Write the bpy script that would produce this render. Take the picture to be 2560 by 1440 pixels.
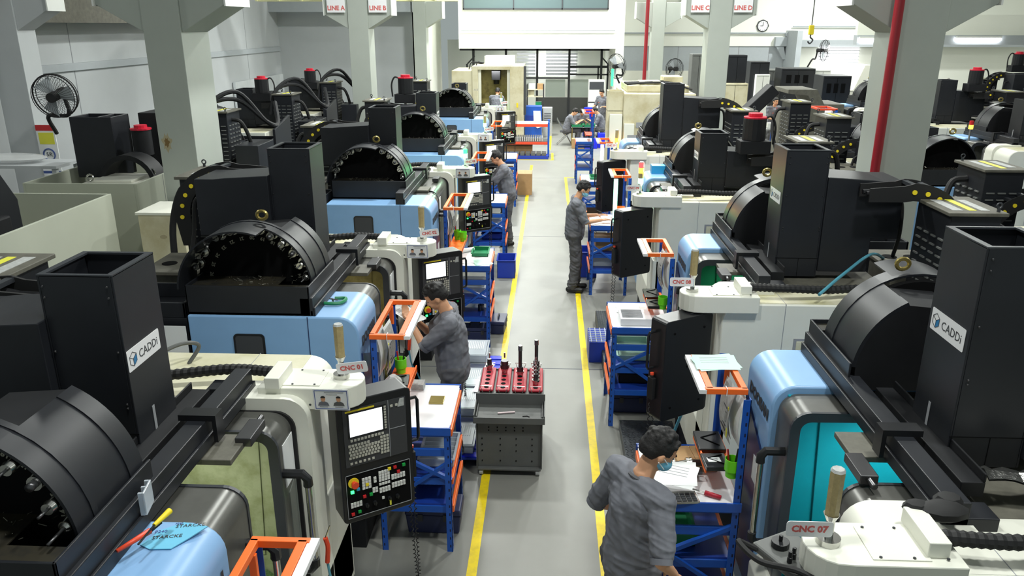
import bpy, bmesh, math, random
from mathutils import Vector as V, Matrix as M, noise as NZ
R = random.Random(7)
PI = math.pi
for o in list(bpy.data.objects): bpy.data.objects.remove(o)
SC = bpy.context.scene
COL = SC.collection
# ---------------------------------------------------------------- camera, world, lights, exposure
cd = bpy.data.cameras.new('camera'); cam = bpy.data.objects.new('camera', cd); COL.objects.link(cam)
cam.location = (0, 0, 3.8)
cam.rotation_euler = (math.radians(90 - 18.6), 0, math.radians(2.56))
cd.sensor_width = 36; cd.lens = 36 * 1953 / 2560; cd.clip_end = 200; cd.clip_start = .05
SC.camera = cam
w = bpy.data.worlds.new('world'); SC.world = w; w.use_nodes = True
w.node_tree.nodes['Background'].inputs[0].default_value = (.80, .92, .90, 1)
w.node_tree.nodes['Background'].inputs[1].default_value = .3
SC.view_settings.view_transform = 'Standard'; SC.view_settings.look = 'None'
SC.view_settings.gamma = 1; SC.view_settings.use_curve_mapping = False
SC.view_settings.exposure = 0.33
def lamp(name, loc, power, size, rot=(0, 0, 0), col=(1, 1, .97), size_y=None):
    l = bpy.data.lights.new(name, 'AREA'); l.energy = power; l.color = col
    l.shape = 'RECTANGLE' if size_y else 'DISK'; l.size = size
    if size_y: l.size_y = size_y
    o = bpy.data.objects.new(name, l); COL.objects.link(o); o.location = loc; o.rotation_euler = rot
    return o
for x, y, p in ((-.9, 2.2, 120), (2.4, 2.8, 150), (-1.8, 9.6, 220), (2.2, 9.4, 210), (-2.0, 14.5, 230), (2.4, 14.5, 240), (-1.8, 21, 330),
                (2.4, 21, 340), (-1.2, 27.0, 560), (3.5, 27, 620), (-8.0, 7.6, 45), (-7.0, 17, 50), (8.5, 8, 130), (8.5, 15, 150), (9.5, 22, 220), (11, 28.5, 500)):
    lamp('high_bay_light', (x, y, 7.1), p, .55, col=(.97, 1, .96))
# ---------------------------------------------------------------- materials
MT = {}
def mat(n, c, r=.5, met=0, e=0, noise=0, scale=8, alpha=1, spec=.5, bump=0, dirt=None, tr=0):
    if n in MT: return MT[n]
    m = bpy.data.materials.new(n); m.use_nodes = True; nt = m.node_tree; b = nt.nodes['Principled BSDF']
    c = tuple(((v / 255 + .055) / 1.055) ** 2.4 if v > 10 else v / 255 / 12.92 for v in c)
    b.inputs['Base Color'].default_value = (*c, 1); b.inputs['Roughness'].default_value = r
    b.inputs['Metallic'].default_value = met; b.inputs['Specular IOR Level'].default_value = spec
    if tr: b.inputs['Transmission Weight'].default_value = tr
    if e: b.inputs['Emission Color'].default_value = (*c, 1); b.inputs['Emission Strength'].default_value = e
    if alpha < 1: b.inputs['Alpha'].default_value = alpha
    if noise or bump or dirt:
        tc = nt.nodes.new('ShaderNodeTexCoord'); nz = nt.nodes.new('ShaderNodeTexNoise')
        nz.inputs['Scale'].default_value = scale; nz.inputs['Detail'].default_value = 6; nz.inputs['Roughness'].default_value = .62
        nt.links.new(tc.outputs['Object'], nz.inputs['Vector'])
        if noise or dirt:
            rp = nt.nodes.new('ShaderNodeValToRGB')
            if dirt:
                dc = tuple(((v / 255 + .055) / 1.055) ** 2.4 for v in dirt)
                rp.color_ramp.elements[0].position = .36; rp.color_ramp.elements[0].color = (*dc, 1)
                rp.color_ramp.elements[1].position = .56; rp.color_ramp.elements[1].color = (*c, 1)
            else:
                rp.color_ramp.elements[0].position = .3; rp.color_ramp.elements[0].color = (*[v * (1 - noise) for v in c], 1)
                rp.color_ramp.elements[1].position = .7; rp.color_ramp.elements[1].color = (*[min(1, v * (1 + noise * .6)) for v in c], 1)
            nt.links.new(nz.outputs['Fac'], rp.inputs[0]); nt.links.new(rp.outputs[0], b.inputs['Base Color'])
        if bump:
            bp = nt.nodes.new('ShaderNodeBump'); bp.inputs['Strength'].default_value = bump; bp.inputs['Distance'].default_value = .01
            nt.links.new(nz.outputs['Fac'], bp.inputs['Height']); nt.links.new(bp.outputs[0], b.inputs['Normal'])
    MT[n] = m; return m
mat('black', (32, 34, 39), .42, noise=.2, scale=3, spec=.4)
mat('blackrough', (27, 28, 31), .6, noise=.25, scale=5, spec=.3)
mat('darkin', (14, 14, 15), .8, spec=.1)
mat('plastic', (24, 25, 28), .35)
mat('blue', (134, 176, 220), .35, noise=.05, scale=4)
mat('navy', (28, 44, 88), .3)
mat('cream', (214, 210, 184), .5, dirt=(194, 190, 152), scale=2.6)
mat('creamclean', (228, 228, 216), .4, noise=.04, scale=3)
mat('white', (226, 228, 224), .45, noise=.04, scale=3)
mat('beige', (206, 200, 172), .5, dirt=(184, 174, 138), scale=1.8)
mat('doorgrey', (92, 92, 88), .32, .3, noise=.2, scale=6)
mat('doordark', (50, 53, 58), .4, noise=.1)
mat('dusty', (96, 94, 84), .6, noise=.3, scale=10, bump=.2)
mat('traybrown', (44, 40, 28), .6, dirt=(22, 22, 20), scale=9)
mat('intcream', (178, 188, 146), .4, dirt=(150, 158, 112), scale=7)
mat('intolive', (150, 140, 84), .35, dirt=(112, 102, 56), scale=5)
mat('intteal', (20, 150, 166), .28, noise=.12, scale=3)
mat('intgreen', (18, 112, 72), .3, noise=.12, scale=3)
mat('intgrey', (150, 152, 145), .4, noise=.1, scale=3)
mat('chips', (150, 150, 140), .35, .8, noise=.5, scale=60, bump=.6)
mat('swarf', (196, 192, 176), .3, .9)
mat('greenchips', (120, 160, 100), .6, noise=.6, scale=90, bump=1)
mat('steel', (196, 196, 192), .22, 1, noise=.1, scale=20)
mat('darksteel', (92, 92, 94), .35, .9, noise=.1)
mat('brass', (168, 152, 90), .3, .8)
mat('amber', (176, 158, 112), .3, noise=.15, scale=60)
mat('yellow', (238, 214, 40), .5)
mat('stickeryellow', (226, 224, 70), .5)
mat('linepaint', (240, 212, 20), .45, dirt=(222, 196, 40), scale=14)
mat('orange', (255, 112, 36), .4)
mat('redorange', (226, 74, 42), .4)
mat('rackblue', (28, 84, 178), .35, noise=.06)
mat('rackdeep', (24, 58, 150), .4)
mat('hole', (12, 26, 66), .7)
mat('boardwhite', (236, 236, 238), .4)
mat('paper', (238, 240, 240), .6, noise=.02, scale=5)
mat('papergreen', (190, 232, 214), .6)
mat('papergrey', (176, 178, 176), .6, noise=.25, scale=40)
mat('ink', (60, 62, 66), .6)
mat('inkgrey', (150, 152, 156), .6)
mat('inkred', (206, 96, 92), .5)
mat('inkblue', (70, 90, 150), .5)
mat('logoblue', (32, 120, 176), .4)
mat('ventgrey', (108, 110, 108), .45)
mat('penpink', (226, 206, 208), .5)
mat('winglass', (104, 122, 124), .15, alpha=.85)
mat('screen', (245, 250, 255), .2, e=1.1)
mat('panelface', (58, 59, 62), .45)
mat('key', (186, 184, 172), .5)
mat('keywhite', (224, 224, 220), .5)
mat('red', (200, 34, 40), .35)
mat('capred', (196, 26, 54), .4)
mat('green', (24, 160, 70), .4)
mat('ledgreen', (40, 255, 90), .3, e=5)
mat('ledgreen2', (120, 255, 190), .3, e=7)
mat('ledamber', (255, 178, 40), .3, e=7)
mat('ledred', (255, 60, 60), .3, e=3)
mat('cyan', (40, 150, 200), .4)
mat('wipe', (110, 190, 224), .7, noise=.05)
mat('cupgreen', (110, 214, 30), .4)
mat('traygreen', (24, 132, 84), .45)
mat('clearplastic', (206, 214, 222), .15, alpha=.62)
mat('bag', (224, 226, 226), .2, alpha=.5)
mat('mist', (200, 206, 214), .3, alpha=.72)
mat('glass', (168, 176, 168), .08, alpha=.35)
mat('officeglass', (190, 204, 202), .05, alpha=.22)
mat('frosted', (196, 208, 200), .4)
mat('toolbox', (42, 50, 88), .45)
mat('cardboard', (176, 140, 96), .7, noise=.1)
mat('plasticblue', (22, 40, 226), .4)
mat('palletblue', (24, 56, 168), .5)
mat('trolley', (92, 94, 92), .5, noise=.12, scale=5)
mat('maroon', (176, 34, 52), .45, noise=.1)
mat('rubber', (22, 22, 23), .7)
mat('pipered', (140, 22, 34), .45)
mat('floor', (132, 132, 126), .42, noise=.1, scale=1.3)
mat('walllight', (184, 188, 190), .6, noise=.03, scale=2)
mat('wallwhite', (240, 242, 232), .6)
mat('wallgrey', (170, 176, 180), .6, noise=.03)
mat('column', (170, 176, 168), .55, noise=.04, scale=2)
mat('rust', (168, 158, 128), .8)
mat('rustcore', (120, 96, 56), .8)
mat('numgrey', (150, 148, 134), .6)
mat('sleeve', (200, 206, 204), .35, noise=.1, scale=6)
mat('girder', (224, 222, 170), .5)
mat('kraft', (92, 93, 92), .5)
mat('skin', (214, 160, 124), .5)
mat('hair', (22, 20, 20), .6, noise=.3, scale=60, bump=.5)
mat('cloth', (112, 114, 122), .85, noise=.12, scale=14, bump=.15)
mat('clothdark', (88, 88, 92), .85, noise=.14, scale=12, bump=.2)
mat('shoe', (26, 25, 26), .4)
mat('mask', (124, 196, 226), .6)
mat('lip', (168, 96, 84), .5)
mat('panelgrey', (186, 190, 174), .5, noise=.04, scale=2)
mat('tube', (250, 252, 255), .4, e=12)
mat('blind', (214, 216, 220), .6)
mat('winlight', (250, 252, 255), .4, e=1.6)
mat('foil', (190, 190, 186), .22, .95, bump=1, scale=14)
mat('brightsheet', (236, 240, 242), .25, .35, noise=.1, scale=3)
mat('tread', (62, 65, 68), .35, .5, bump=.8, scale=40)
mat('cyl', (80, 150, 170), .4)
# ---------------------------------------------------------------- mesh builder
class MB:
    def __init__(s): s.v = []; s.f = []; s.mi = []; s.T = None
    def add(s, vs, fs, m=0):
        n = len(s.v)
        if s.T is not None: vs = [tuple(s.T @ V(p)) for p in vs]
        s.v += [tuple(p) for p in vs]; s.f += [tuple(i + n for i in f) for f in fs]; s.mi += [m] * len(fs); return s
    def box(s, x0, x1, y0, y1, z0, z1, m=0):
        x0, x1 = min(x0, x1), max(x0, x1); y0, y1 = min(y0, y1), max(y0, y1); z0, z1 = min(z0, z1), max(z0, z1)
        return s.add([(x0, y0, z0), (x1, y0, z0), (x1, y1, z0), (x0, y1, z0), (x0, y0, z1), (x1, y0, z1), (x1, y1, z1), (x0, y1, z1)],
              [(0, 3, 2, 1), (4, 5, 6, 7), (0, 1, 5, 4), (1, 2, 6, 5), (2, 3, 7, 6), (3, 0, 4, 7)], m)
    def prism(s, pts, ax, a, b, m=0):
        """extrude closed 2d polygon along axis ax; polygon in the two others (cyclic order kept x,y,z)"""
        def P(p, t):
            return {'x': (t, p[0], p[1]), 'y': (p[0], t, p[1]), 'z': (p[0], p[1], t)}[ax]
        n = len(pts); vs = [P(p, a) for p in pts] + [P(p, b) for p in pts]
        fs = [tuple(range(n))[::-1], tuple(range(n, 2 * n))] + [(i, (i + 1) % n, n + (i + 1) % n, n + i) for i in range(n)]
        return s.add(vs, fs, m)
    def cyl(s, p0, p1, r0, r1=None, n=12, m=0):
        r1 = r0 if r1 is None else r1; p0 = V(p0); p1 = V(p1); d = (p1 - p0)
        if d.length < 1e-6: return s
        d.normalize(); a = d.orthogonal().normalized(); b = d.cross(a)
        vs = []
        for p, r in ((p0, r0), (p1, r1)):
            vs += [tuple(p + a * r * math.cos(2 * PI * i / n) + b * r * math.sin(2 * PI * i / n)) for i in range(n)]
        return s.add(vs, [tuple(range(n))[::-1], tuple(range(n, 2 * n))] + [(i, (i + 1) % n, n + (i + 1) % n, n + i) for i in range(n)], m)
    def tube(s, path, r, n=8, m=0):
        path = [V(p) for p in path]; rings = []; prev = None
        for i, p in enumerate(path):
            d = (path[min(i + 1, len(path) - 1)] - path[max(i - 1, 0)]).normalized()
            if prev is None: a = d.orthogonal().normalized()
            else:
                a = prev - d * prev.dot(d)
                a = a.normalized() if a.length > 1e-5 else d.orthogonal().normalized()
            prev = a; b = d.cross(a); rr = r[i] if isinstance(r, (list, tuple)) else r
            rings.append([tuple(p + (a * math.cos(2 * PI * k / n) + b * math.sin(2 * PI * k / n)) * rr) for k in range(n)])
        vs = [q for g in rings for q in g]; fs = [tuple(range(n))[::-1], tuple(range(len(vs) - n, len(vs)))]
        for i in range(len(rings) - 1):
            fs += [(i * n + k, i * n + (k + 1) % n, (i + 1) * n + (k + 1) % n, (i + 1) * n + k) for k in range(n)]
        return s.add(vs, fs, m)
    def ball(s, c, r, n=10, m=0):
        if not isinstance(r, (tuple, list)): r = (r, r, r)
        vs = []; k = n // 2
        for i in range(1, k):
            t = PI * i / k
            vs += [(c[0] + r[0] * math.sin(t) * math.cos(2 * PI * j / n), c[1] + r[1] * math.sin(t) * math.sin(2 * PI * j / n), c[2] + r[2] * math.cos(t)) for j in range(n)]
        vs += [(c[0], c[1], c[2] + r[2]), (c[0], c[1], c[2] - r[2])]; N = len(vs)
        fs = [(i * n + j, (i + 1) * n + j, (i + 1) * n + (j + 1) % n, i * n + (j + 1) % n) for i in range(k - 2) for j in range(n)]
        fs += [(N - 2, j, (j + 1) % n) for j in range(n)] + [((k - 2) * n + (j + 1) % n, (k - 2) * n + j, N - 1) for j in range(n)]
        return s.add(vs, fs, m)
    def plate(s, o, u, w, th, m=0):
        """thin slab: corner o, edge vectors u,w, thickness th along u x w"""
        o, u, w = V(o), V(u), V(w); t = u.cross(w).normalized() * th
        c = [o, o + u, o + u + w, o + w]; vs = [tuple(p) for p in c] + [tuple(p + t) for p in c]
        return s.add(vs, [(0, 3, 2, 1), (4, 5, 6, 7), (0, 1, 5, 4), (1, 2, 6, 5), (2, 3, 7, 6), (3, 0, 4, 7)], m)
def obj(name, mb, mats, parent=None, bev=0, smooth=False, kind=None, label=None, cat=None, group=None):
    me = bpy.data.meshes.new(name); me.from_pydata(mb.v, [], mb.f)
    for m in (mats if isinstance(mats, (list, tuple)) else [mats]): me.materials.append(MT[m])
    me.polygons.foreach_set('material_index', mb.mi)
    bm = bmesh.new(); bm.from_mesh(me); bmesh.ops.recalc_face_normals(bm, faces=bm.faces); bm.to_mesh(me); bm.free()
    o = bpy.data.objects.new(name, me); COL.objects.link(o)
    if parent: o.parent = parent
    if bev:
        b = o.modifiers.new('bevel', 'BEVEL'); b.width = bev; b.segments = 2; b.limit_method = 'ANGLE'; b.angle_limit = .6
    if smooth:
        me.polygons.foreach_set('use_smooth', [True] * len(me.polygons))
        sm = me.attributes.new('sharp_edge', 'BOOLEAN', 'EDGE') if 'sharp_edge' not in me.attributes else me.attributes['sharp_edge']
        bm = bmesh.new(); bm.from_mesh(me)
        vals = [bool(len(e.link_faces) == 2 and e.calc_face_angle(0) > .7) for e in bm.edges]; bm.free()
        sm.data.foreach_set('value', vals)
    if kind: o['kind'] = kind
    if label: o['label'] = label
    if cat: o['category'] = cat
    if group: o['group'] = group
    return o
def thing(name, loc, label, cat, rz=0, group=None):
    o = bpy.data.objects.new(name, None); COL.objects.link(o); o.location = loc; o.rotation_euler = (0, 0, rz)
    o.empty_display_size = .1; o['label'] = label; o['category'] = cat
    if group: o['group'] = group
    return o
def copytree(o, parent=None):
    c = o.copy(); COL.objects.link(c)
    if parent: c.parent = parent
    for ch in list(o.children): copytree(ch, c)
    return c
def frame(o, r, u):
    r = V(r).normalized(); n = r.cross(V(u)).normalized(); u = n.cross(r)
    m = M((r, u, n)).transposed().to_4x4(); m.translation = V(o); return m
_fc = {}
def text(s, size, m, parent, mx, name='lettering', bold=0, center=False, shear=0, label=None):
    k = (s, size, bold, center, shear)
    if k not in _fc:
        c = bpy.data.curves.new('t', 'FONT'); c.body = s; c.size = size; c.extrude = .0006; c.offset = bold; c.shear = shear
        if center: c.align_x = 'CENTER'; c.align_y = 'CENTER'
        c.resolution_u = 2
        t = bpy.data.objects.new('t', c); COL.objects.link(t); dg = bpy.context.evaluated_depsgraph_get()
        _fc[k] = bpy.data.meshes.new_from_object(t.evaluated_get(dg)); bpy.data.objects.remove(t)
    me = _fc[k].copy(); me.materials.clear(); me.materials.append(MT[m]); me.transform(mx)
    o = bpy.data.objects.new(name, me); COL.objects.link(o)
    if parent: o.parent = parent
    if label: o['label'] = label
    return o
def rrect(w, h, r, n=4, cx=0, cy=0):
    pts = []
    for sx, sy, a0 in ((1, 1, 0), (-1, 1, 90), (-1, -1, 180), (1, -1, 270)):
        for i in range(n + 1):
            a = math.radians(a0 + 90 * i / n); pts.append((cx + sx * (w / 2 - r) + r * math.cos(a), cy + sy * (h / 2 - r) + r * math.sin(a)))
    return pts
def arc(cx, cz, r, a0, a1, n):
    return [(cx + r * math.cos(math.radians(a0 + (a1 - a0) * i / n)), cz + r * math.sin(math.radians(a0 + (a1 - a0) * i / n))) for i in range(n + 1)]
def smoothpath(pts, n=6):
    out = []; P = [V(p) for p in pts]; P = [P[0] * 2 - P[1]] + P + [P[-1] * 2 - P[-2]]
    for i in range(1, len(P) - 2):
        for k in range(n):
            t = k / n; a, b, c, d = P[i - 1:i + 3]
            out.append(.5 * ((2 * b) + (c - a) * t + (2 * a - 5 * b + 4 * c - d) * t * t + (3 * b - a - 3 * c + d) * t ** 3))
    return out + [P[-2]]
# ---------------------------------------------------------------- the room
def struct(name, mb, m, bev=0): return obj(name, mb, m, bev=bev, kind='structure')
struct('floor', MB().box(-9, 20, -3, 45, -.12, 0), 'floor')
mb = MB()
for y in (8.35, 14.35, 20.35, 26.35): mb.box(-9, 20, y, y + .008, 0, .0012)
for x in (3.0, -3.4): mb.box(x, x + .008, -3, 33, 0, .0012)
struct('trim_1', mb, 'hole')
mb = MB()
mb.box(-9.2, -9, -3, 27, 0, 8); wl = struct('wall_left', mb, 'walllight')
for y in range(-3, 27, 3): obj('panel_seam', MB().box(-9, -8.995, y, y + .02, 0, 8), 'inkgrey', wl)
struct('wall_back_left', MB().box(-9, -4.35, 27, 27.2, 0, 8), 'walllight')
mb = MB().box(-4.5, -4.35, 27, 33, 0, 8); struct('wall_left_far', mb, 'wallwhite')
struct('trim_2', MB().box(-9, -8.93, -3, 26.9, 2.98, 3.12), 'wallgrey', .01)
wb = struct('wall_back', MB().box(2.75, 9.6, 33.0, 33.2, 3.0, 8), 'wallwhite')
wb2 = struct('wall_back_lower', MB().box(2.75, 9.6, 33.05, 33.25, 0, 3.0), 'wallgrey')
for x in (4, 5.2, 6.4, 7.6, 8.8): obj('panel_seam', MB().box(x, x + .02, 33.04, 33.05, 0, 3.0), 'inkgrey', wb2)
struct('baseboard_back', MB().box(2.75, 7.6, 32.96, 33.05, 0, 2.05), 'creamclean')
struct('wall_back_right', MB().box(9.6, 20, 33.0, 33.2, 0, 8), 'wallwhite')
struct('wall_side', MB().box(9.4, 9.6, 31.5, 33, 0, 3.6), 'wallgrey')
struct('wall_right', MB().box(19.8, 20, -3, 33, 0, 8), 'wallwhite')
struct('ceiling', MB().box(-9, 20, -3, 45, 8, 8.2), 'wallgrey')
struct('trim_3', MB().box(9.6, 19.8, 32.2, 33, 3.0, 3.25), 'wallgrey')       # beams of the low bay
struct('trim_4', MB().box(9.6, 19.8, 26.0, 26.3, 3.22, 3.5), 'wallgrey')
struct('trim_5', MB().box(9.6, 19.8, 26.05, 26.25, 3.5, 4.1), 'wallwhite')
struct('shade_trim_8', MB().box(-8.93, -8.3, -3, 18.5, 3.84, 4.9), 'dusty')  # runway beam box; shade of the upper wall painted in as its dark colour
# crane runway corbel beams along the aisle
struct('trim_6', MB().box(-9, -4.4, 26.2, 27, 4.2, 4.6), 'wallgrey')
# window with louvres at back right
wn = struct('window_1', MB().box(10.75, 12.3, 32.93, 33, 2.0, 3.0), 'winlight')
for i in range(9): obj('louvre', MB().box(10.75, 12.3, 32.86, 32.93, 2.06 + i * .11, 2.085 + i * .11), 'blind', wn)
# conduit along the back wall
mb = MB().tube([(-3.2, 29.9, 3.62), (2.4, 29.9, 3.62)], .02); mb.tube([(2.75, 32.9, 3.5), (9.6, 32.9, 3.5)], .03); mb.tube([(9.6, 32.9, 3.75), (19, 32.9, 3.72)], .025)
struct('trim_7', mb, 'wallgrey')
# office box hanging over the glass partition
ov = struct('wall_back_upper', MB().box(-3.3, 2.45, 30, 34, 2.98, 8), 'wallwhite')
mb = MB().box(-3.08, 2.1, 29.95, 30.0, 4.36, 5.6)
wd = struct('window_2', mb, 'winglass')
mb = MB()
for z in (4.33, 5.6): mb.box(-3.12, 2.14, 29.92, 30, z, z + .05)
for x in (-3.12, -1.3, .45, 2.1): mb.box(x, x + .04, 29.92, 30, 4.33, 5.6)
obj('window_frame', mb, 'ink', wd)
struct('window_3', MB().box(5.2, 7.7, 32.9, 33.0, 4.22, 5.5), 'winglass')
# partition
wp = struct('wall_partition', MB().box(-3.6, 2.7, 33.05, 33.1, 0, .02), 'kraft')
fr = MB()
for x in (-3.05, -1.72, -.45, .85, 2.15): fr.box(x - .045, x + .045, 32.98, 33.08, 0 if x in (-.45, .85) else 1.0, 2.95)
fr.box(-3.6, 2.7, 32.98, 33.08, 2.82, 2.95); fr.box(-.9, .85, 33, 33.08, 1.72, 1.78); fr.box(.85, 2.6, 33, 33.08, 2.15, 2.24); fr.box(.85, 2.6, 33, 33.08, 1.86, 1.92)
fr.box(-3.05, -3.0, 33, 33.08, 2.6, 2.9); fr.tube([(-3.0, 33.04, 2.6), (-3.3, 33.04, 2.3)], .035, 4); fr.box(-3.35, -3.28, 33, 33.08, 0, 2.3)
fr.box(2.1, 2.16, 33, 33.08, 2.6, 2.9); fr.tube([(2.13, 33.04, 2.6), (2.42, 33.04, 2.3)], .035, 4); fr.box(2.38, 2.45, 33, 33.08, 0, 2.3); fr.box(2.0, 2.06, 33, 33.08, 0, 2.2)
obj('partition_frame', fr, 'ink', wp)
for x0, x1 in ((-.42, .82), (.88, 2.02)):
    obj('lower_panel', MB().box(x0, x1, 33.02, 33.07, .02, .98), 'kraft', wp)
    obj('frosted_pane', MB().box(x0 + .02 + (.3 if x0 < 0 else 0), x1 - .12, 33.03, 33.06, 1.0, 1.7), 'frosted', wp)
for i, (x0, x1) in enumerate(((-3.0, -1.75), (-1.7, -.48), (-.42, .82), (.88, 2.12))):
    obj('glass_pane', MB().box(x0, x1, 33.04, 33.05, 1.78 if i > 1 else 1.0, 2.88), 'officeglass', wp)
struct('wall_office', MB().box(-4.4, 3, 35.5, 35.7, 0, 3.2), 'wallwhite')
struct('wall_office_side', MB().box(2.45, 2.75, 30, 35.5, 0, 8), 'wallwhite')
ob = struct('window_4', MB().box(-.85, 1.2, 35.35, 35.4, 1.7, 2.6), 'winlight')
for i in range(8):
    for x0, x1 in ((-1.35, -.55), (-.1, 1.25)):
        obj('blind_slat', MB().box(x0, x1, 34.98, 35.0, 1.75 + i * .14, 1.84 + i * .14), 'inkgrey', ob)
lamp('office_light', (-.5, 34.3, 2.95), 75, 3, size_y=.6)
# columns with corbels
def column(x0, x1, y0, y1, L, Rr, label, mats='column'):
    t = thing('column', ((x0 + x1) / 2, (y0 + y1) / 2, 0), label, 'column')
    cx, cy = (x0 + x1) / 2, (y0 + y1) / 2; a, b = (x1 - x0) / 2, (y1 - y0) / 2
    obj('shaft', MB().box(-a, a, -b, b, 0, 7.9), mats, t, .006)
    for s, on in ((-1, L), (1, Rr)):
        if not on: continue
        e = s * (a + .52)
        obj('bracket', MB().prism([(s * a, 3.72), (e, 4.02), (e, 4.5), (s * a, 4.5)], 'y', -b + .03, b - .03), mats, t, .006)
        obj('bracket_plate', MB().box(e, e + s * .02, -b, b, 4.0, 4.52), 'white', t)
        if on == 2: pass
    return t
cA = column(-8.45, -7.98, 12, 12.45, 0, 1, 'pale square column at the left wall with the wall fan', 'walllight')
c1 = column(-4.53, -4.1, 9, 9.74, 1, 1, 'large grey column left of the aisle, nearest, with a rust stain')
c2 = column(-4.42, -3.98, 18, 18.6, 1, 1, 'grey column left of the aisle carrying the LINE A and LINE B signs')
c3 = column(-4.3, -3.9, 26, 26.6, 0, 1, 'farthest grey column at the left, beside the white far wall')
r1 = column(3.76, 4.25, 9, 9.67, 1, 1, 'large grey column right of the aisle, nearest, behind the red pipe')
r2 = column(3.5, 3.98, 18.2, 18.8, 1, 1, 'grey column right of the aisle carrying the LINE C and LINE D signs')
r3 = column(3.38, 3.8, 27.2, 27.7, 1, 1, 'farthest grey column right of the aisle, behind the thin red pipe')
for c, xs, ww in ((c2, (-.46, .46), ('LINE A', 'LINE B')), (r2, (-.46, .46), ('LINE C', 'LINE D'))):
    for x, s in zip(xs, ww):
        sg = obj('line_sign', MB().box(x - .2, x + .2, -.335, -.325, 4.06, 4.36), 'boardwhite', c)
        text(s, .13, 'inkred', sg, frame((x, -.336, 4.15), (1, 0, 0), (0, 0, 1)), bold=.004, center=True)
for k_, (rw, rh, m_) in enumerate(((.055, .10, 'rust'), (.028, .05, 'rustcore'))): obj('rust_stain', MB().prism([(-.12 + rw * (1 + .3 * math.sin(a * 5 + k_)) * math.cos(a), 2.5 + rh * (1 + .25 * math.sin(a * 7)) * math.sin(a)) for a in [i * PI / 14 for i in range(28)]], 'y', -.371 - .001 * k_, -.3705), m_, c1)
for o_, p_ in ((r1, [(3.66, 8.86, 0), (3.66, 8.86, 7.9)]), (r3, [(3.2, 27.1, 0), (3.2, 27.1, 7.9)])):
    big = o_ is r1
    t = obj('fire_pipe', MB().tube(p_, .05 if big else .06, 12), 'pipered', smooth=True, label='thick dark red fire pipe running up the nearest right column' if big else 'thin dark red fire pipe beside the farthest right column', cat='pipe')
# crane girder
t = thing('overhead_crane', (0, 22, 4.3), 'cream overhead crane girder across the hall at the top edge', 'crane')
for x0, x1, y in ((-7.8, -2.4, 22), (5.2, 12, 21)):
    obj('girder', MB().box(x0, x1, y - 22 - .2, y - 22 + .2, .1, .9), 'girder', t)
    for i in range(int((x1 - x0) / .6)): obj('stiffener', MB().box(x0 + i * .6, x0 + i * .6 + .06, y - 22 - .26, y - 22 - .2, .1, .9), 'girder', t)
t = thing('crane_hook', (6.28, 20, 3.6), 'yellow hoist block and hook hanging from its wire rope', 'hook')
obj('rope', MB().tube([(0, 0, .2), (0, 0, 1.2)], .012, 6), 'darksteel', t)
obj('block', MB().box(-.06, .06, -.04, .04, -.02, .2), 'yellow', t, .02)
obj('hook', MB().tube(smoothpath([(0, 0, 0), (0, 0, -.08), (.06, 0, -.14), (.0, 0, -.22), (-.06, 0, -.17)]), .018, 8), 'ink', t, smooth=True)
# clock
t = thing('wall_clock', (8.44, 32.95, 3.77), 'round white wall clock with a dark rim', 'clock')
obj('rim', MB().cyl((0, .0, 0), (0, .05, 0), .24, n=8), 'ink', t); obj('dial', MB().cyl((0, -.02, 0), (0, .0, 0), .19, n=24), 'boardwhite', t)
obj('hand', MB().box(-.01, .01, -.03, -.02, 0, .14).box(-.1, 0, -.03, -.02, -.01, .01), 'ink', t)
for k in range(12): obj('tick', MB().cyl((.16 * math.sin(k * PI / 6), -.03, .16 * math.cos(k * PI / 6)), (.16 * math.sin(k * PI / 6), -.02, .16 * math.cos(k * PI / 6)), .01, n=6), 'ink', t)
# fluorescent tubes
for x, y, z, L_, lab in ((12.6, 25.95, 3.38, 1.35, 'long lit fluorescent tube under the beam at the right edge'), (9.65, 25.95, 3.36, 1.75, 'lit fluorescent tube over the back right bay, half behind the column')):
    t = thing('fluorescent_light', (x, y, z), lab, 'lamp')
    obj('housing', MB().box(0, L_, -.05, .05, .05, .1), 'white', t)
    obj('tube', MB().tube([(0, 0, 0), (L_, 0, 0)], .04, 10), 'tube', t)
lamp('back_bay_light', (11.2, 31.0, 3.1), 90, 1.6, size_y=.3)
# air conditioner
t = thing('air_conditioner', (1.83, 30.6, 0), 'tall white cabinet air conditioner in front of the office partition', 'air conditioner')
obj('cabinet', MB().box(-.3, .3, -.2, .2, 0, 1.85), 'white', t, .01); obj('air_grille', MB().box(-.27, .27, -.21, -.2, 1.5, 1.78), 'ink', t)
obj('panel_gap', MB().box(-.3, .3, -.205, -.2, 1.0, 1.05), 'ink', t)
for k in range(7): obj('grille_slat', MB().box(-.24, .24, -.212, -.2, .3 + k * .08, .33 + k * .08), 'wallgrey', t)
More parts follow.
